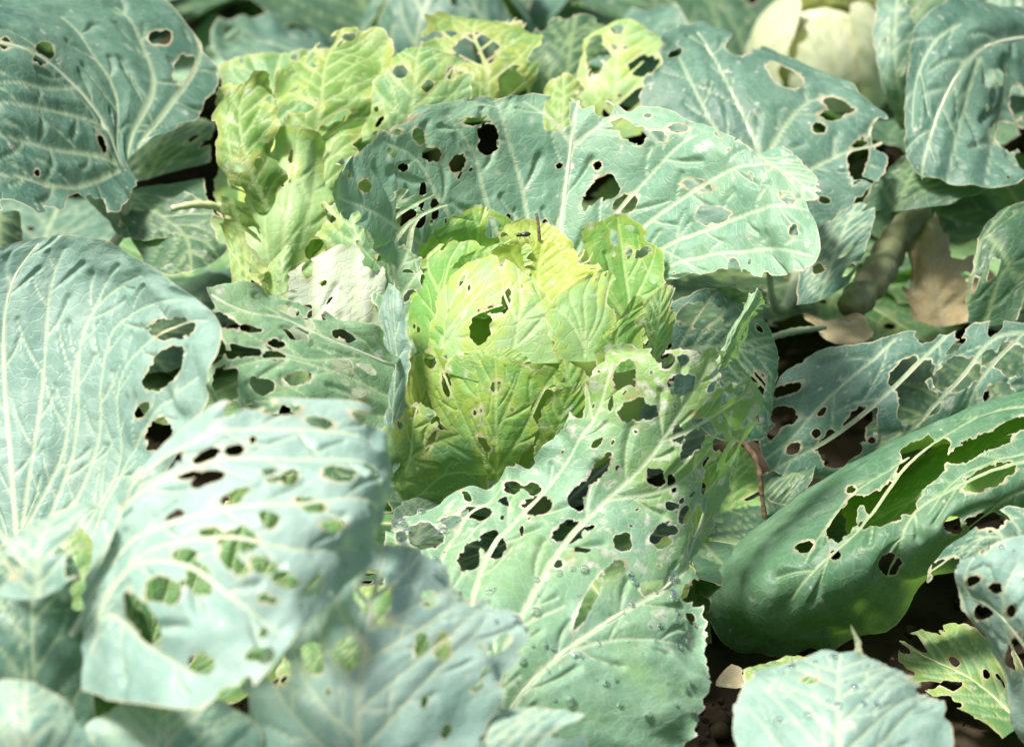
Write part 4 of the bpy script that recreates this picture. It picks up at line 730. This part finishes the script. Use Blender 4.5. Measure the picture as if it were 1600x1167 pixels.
field_plant((-0.06, 0.68, 0), 'blurred cabbage with dark blue leaves behind the torn yellow-green head', 5, ['blue', 'dark', 'blue'], 'blue', tilt=(20, 50))
field_plant((0.62, 0.80, 0), 'blurred blue-green cabbage behind the long hanging leaf', 7, ['blue', 'dark'], 'sage')
def copy_tree(o, parent=None):
    c = o.copy(); col.objects.link(c); c.parent = parent
    for ch in o.children: copy_tree(ch, c)
    return c
proto = field_plant((0.14, 1.12, 0), 'leafy cabbage in the far rows of the field', 9, ['blue', 'dark', 'pale'], 'sage', group=FG)
for i, (x, y) in enumerate([(-0.30, 1.14), (0.52, 1.24), (-0.72, 1.2), (-0.90, 0.62), (-0.85, 0.1), (-0.95, -0.35), (0.95, 0.45), (1.05, -0.02), (0.92, -0.45), (1.02, 0.95), (-0.1, 1.55), (0.35, 1.6), (-0.55, 1.6)]):
    c = copy_tree(proto); c.location = (x, y, 0); c.rotation_euler.z = i*1.7

# crumbs of soil and small clods where the ground shows
def clods():
    rng = np.random.RandomState(8); V = []; Fc = []; base = 0
    ph = (1+5**.5)/2; ico = np.array([(-1, ph, 0), (1, ph, 0), (-1, -ph, 0), (1, -ph, 0), (0, -1, ph), (0, 1, ph), (0, -1, -ph), (0, 1, -ph), (ph, 0, -1), (ph, 0, 1), (-ph, 0, -1), (-ph, 0, 1)])/1.9
    fi = np.array([(0, 11, 5), (0, 5, 1), (0, 1, 7), (0, 7, 10), (0, 10, 11), (1, 5, 9), (5, 11, 4), (11, 10, 2), (10, 7, 6), (7, 1, 8), (3, 9, 4), (3, 4, 2), (3, 2, 6), (3, 6, 8), (3, 8, 9), (4, 9, 5), (2, 4, 11), (6, 2, 10), (8, 6, 7), (9, 8, 1)])
    for k in range(2600):
        x, y = rng.uniform(-.5, .6), rng.uniform(-.5, .9); r = 0.0015+0.009*rng.rand()**4
        q = ico*(1+rng.uniform(-.3, .3, (12, 1)))*r*rng.uniform(.7, 1.2, 3); V.append(q+np.array([x, y, rng.uniform(-.006, .004)])); Fc.append(fi+base); base += 12
    o = mesh_obj('soil_crumbs', np.concatenate(V), np.concatenate(Fc), M['soil'], smooth=True); o['kind'] = 'stuff'; o['label'] = 'loose crumbs of dark soil between the cabbages'; o['category'] = 'soil'
clods()
# ------------------------------------------------------------------ loose things: withered leaves, stalks, beetle, droplets
def loose_leaf(name, grid, mat, label, cat='leaf', **kw):
    """one fallen leaf, a thing of its own, with its origin on its lowest point"""
    P = np.array([unproj(*p) for r in grid for p in r]); lo = P[np.argmin(P[:, 2])]
    e = empty(name, tuple(lo), label, cat)
    leaf(e, grid, mat, stalk=False, name='blade', **kw); return e
loose_leaf('withered_leaf', [[(1420, 500, .19), (1470, 510, .19), (1540, 500, .19)], [(1405, 430, .22), (1460, 420, .21), (1550, 440, .22)], [(1420, 370, .25), (1460, 350, .25), (1490, 370, .25)], [(1440, 325, .27), (1465, 315, .27), (1480, 330, .27)]],
           'tan', 'crumpled tan withered leaf leaning behind the laddered leaf', ruffle=(.018, 55), nrand=6, nbite=14, rr=(.003, .008), seed=201, res=.002, midrib=False)
loose_leaf('withered_leaf', [[(1250, 490, .16), (1290, 500, .15), (1340, 500, .16)], [(1260, 520, .13), (1310, 525, .13), (1380, 520, .13)], [(1280, 545, .11), (1330, 545, .11), (1390, 535, .11)]], 'tan', 'small grey withered leaf flat in the shade near the thick stalk', ruffle=(.006, 60), seed=202, res=.003, midrib=False)
loose_leaf('withered_leaf', [[(250, 255, .33), (275, 262, .33), (300, 255, .33)], [(245, 225, .34), (275, 225, .33), (310, 230, .34)], [(255, 205, .36), (278, 200, .36), (305, 210, .36)]], 'cream', 'small cream and orange withered leaf under the broad drooping leaf', ruffle=(.008, 60), seed=203, res=.003, midrib=False)
loose_leaf('withered_leaf', [[(1110, 1070, -.20), (1150, 1075, -.20), (1190, 1065, -.20)], [(1110, 1045, -.185), (1150, 1045, -.185), (1180, 1040, -.185)], [(1115, 1025, -.17), (1140, 1020, -.17), (1165, 1025, -.17)]], 'tan', 'brown scrap of withered leaf on soil below the rolled leaf', ruffle=(.005, 60), seed=204, res=.002, midrib=False)
loose_leaf('withered_leaf', [[(320, 310, .18), (345, 315, .17), (375, 330, .17)], [(335, 330, .16), (360, 345, .155), (390, 350, .16)], [(360, 370, .14), (380, 380, .135), (400, 375, .14)]], 'tan', 'rust brown torn leaf scrap hanging on the yellow-green head', ruffle=(.006, 70), seed=205, res=.002, nrand=5, midrib=False)
def stalk(name, pts, rad, mat, label, cat):
    P = unproj(*np.array(pts).T); P = crom(P, np.linspace(0, len(P)-1, 24)); rr = np.interp(np.linspace(0, 1, 24), np.linspace(0, 1, len(rad)), rad)
    rr = rr*(1+0.12*np.sin(np.arange(24)*1.9)); V, Fc = tube(P, rr, 10)
    o = mesh_obj(name, V, Fc, M[mat], None, tuple(P[np.argmin(P[:, 2])])); o['label'] = label; o['category'] = cat; return o
stalk('cabbage_stalk', [(1440, 325, .27), (1400, 375, .24), (1370, 430, .20), (1330, 480, .16)], [.009, .012, .013, .012], 'stem', 'thick scarred green-brown stalk lying beside the tan withered leaf', 'stalk')
stalk('dry_stalk', [(1120, 650, .0), (1152, 682, -.01), (1182, 720, -.02), (1190, 770, -.03), (1196, 818, -.035)], [.0016, .0024, .002, .0015, .002], 'bark', 'thin brown dry stalk hanging down beside the rolled leaf', 'stalk')
stalk('dry_stalk', [(838, 334, .045), (841, 350, .04), (843, 375, .035)], [.0009, .0010, .0013], 'bark', 'short upright brown stub on top of the half-eaten head', 'stalk')
stalk('leaf_stalk', [(268, 326, .13), (310, 320, .14), (350, 330, .15), (366, 380, .14)], [.0022, .003, .003, .003], 'rib_lime', 'thin yellow bare leaf stalk beside the torn yellow-green head', 'stalk')
stalk('leaf_stalk', [(1190, 532, .09), (1240, 518, .10), (1290, 512, .115)], [.002, .0028, .0016], 'rib_dark', 'green leaf stalk lying on dark soil behind the half-eaten head', 'stalk')
def beetle(px, py, Y, size, az, label):
    c = unproj(px, py, Y); e = empty('beetle', tuple(c), label, 'beetle'); R = Matrix.Rotation(az, 3, 'Z')
    def ell(name, cen, rad, n=14):
        V = []; Fc = []
        for i in range(n+1):
            ph = math.pi*i/n
            for k in range(n):
                th = 2*math.pi*k/n; v = R @ Vector((cen[0]+rad[0]*math.sin(ph)*math.cos(th), cen[1]+rad[1]*math.sin(ph)*math.sin(th), cen[2]+rad[2]*math.cos(ph))); V.append(np.array(v)*size+c)
        for i in range(n):
            for k in range(n): Fc.append([i*n+k, i*n+(k+1) % n, (i+1)*n+(k+1) % n, (i+1)*n+k])
        mesh_obj(name, V, Fc, M['chitin'], e)
    ell('wing_case', (0.25, 0, .28), (.62, .36, .3)); ell('thorax', (-.42, 0, .26), (.25, .28, .24)); ell('head', (-.72, 0, .22), (.16, .17, .15))
    for s_ in (-1, 1):
        for k, x in enumerate((-.4, 0, .4)):
            q = [R @ Vector((x, s_*.2, .2)), R @ Vector((x+.1*(k-1), s_*.55, .3)), R @ Vector((x+.25*(k-1), s_*.75, 0))]
            V, Fc = tube([np.array(v)*size+c for v in q], [.05*size, .04*size, .025*size], 6); mesh_obj('leg', V, Fc, M['chitin'], e)
        q = [R @ Vector((-.8, s_*.08, .28)), R @ Vector((-1.05, s_*.25, .36))]
        V, Fc = tube([np.array(v)*size+c for v in q], [.025*size, .018*size], 6); mesh_obj('antenna', V, Fc, M['chitin'], e)
beetle(818, 370, .035, .0058, .2, 'small black beetle on the yellow inner leaves of the half-eaten head')
beetle(1042, 602, -.125, .0045, 2.2, 'small black beetle on the white-edged shredded leaf')

# water droplets on the leaves
def drop_mesh():
    V = []; Fc = []; n, m_ = 16, 9
    for i in range(m_+1):
        ph = math.pi*i/m_
        for k in range(n):
            th = 2*math.pi*k/n; z = math.cos(ph)*0.62+0.36
            V.append((math.sin(ph)*math.cos(th), math.sin(ph)*math.sin(th), z if z > -.05 else -.05))
    for i in range(m_):
        for k in range(n): Fc.append([i*n+k, i*n+(k+1) % n, (i+1)*n+(k+1) % n, (i+1)*n+k])
    me = bpy.data.meshes.new('water_droplet'); me.from_pydata(V, [], Fc); me.update(); me.polygons.foreach_set('use_smooth', [True]*len(me.polygons)); me.materials.append(M['water']); return me
DM = drop_mesh()
def droplet(px, py, r, label, group):
    best = None
    for o, X, Y_, P, Nn, ok in REG:
        d2 = np.where(ok, (X-px)**2+(Y_-py)**2, 1e9); k = np.argmin(d2)
        if d2.flat[k] > 30: continue
        p = P.reshape(-1, 3)[k]; dist = np.linalg.norm(p-np.array(CAM))
        if best is None or dist < best[0]: best = (dist, p, Nn.reshape(-1, 3)[k])
    if best is None: return
    nrm = Vector(best[2]);
    if nrm.z < 0.1: return
    o = bpy.data.objects.new('water_droplet', DM); col.objects.link(o); o.location = Vector(best[1])
    o.rotation_euler = nrm.to_track_quat('Z', 'Y').to_euler(); o.scale = (r, r*random.uniform(.8, 1.2), r*random.uniform(.6, .9))
    o['label'] = label; o['category'] = 'droplet'; o['group'] = group
random.seed(4)
for k in range(70):
    droplet(random.uniform(760, 1090), random.uniform(880, 1120), random.choice([.0008, .001, .0014, .002, .0026, .0034]), 'clear water droplet on the lower part of the white-edged shredded leaf', 'droplets on the shredded leaf')
for k in range(16):
    droplet(random.uniform(1200, 1440), random.uniform(1025, 1130), random.choice([.001, .0016, .0026]), 'clear water droplet on the pale domed leaf', 'droplets on the domed leaf')
for k in range(14):
    droplet(random.uniform(1510, 1600), random.uniform(850, 1010), random.choice([.001, .0014, .002]), 'clear water droplet on the pale leaf with neat round holes', 'droplets on the round-holed leaf')
for k in range(16):
    droplet(random.uniform(600, 720), random.uniform(790, 900), random.choice([.001, .0018, .003]), 'clear water droplet near the leaf base below the half-eaten head', 'droplets below the head')
print('leaf triangles', STATS[0])
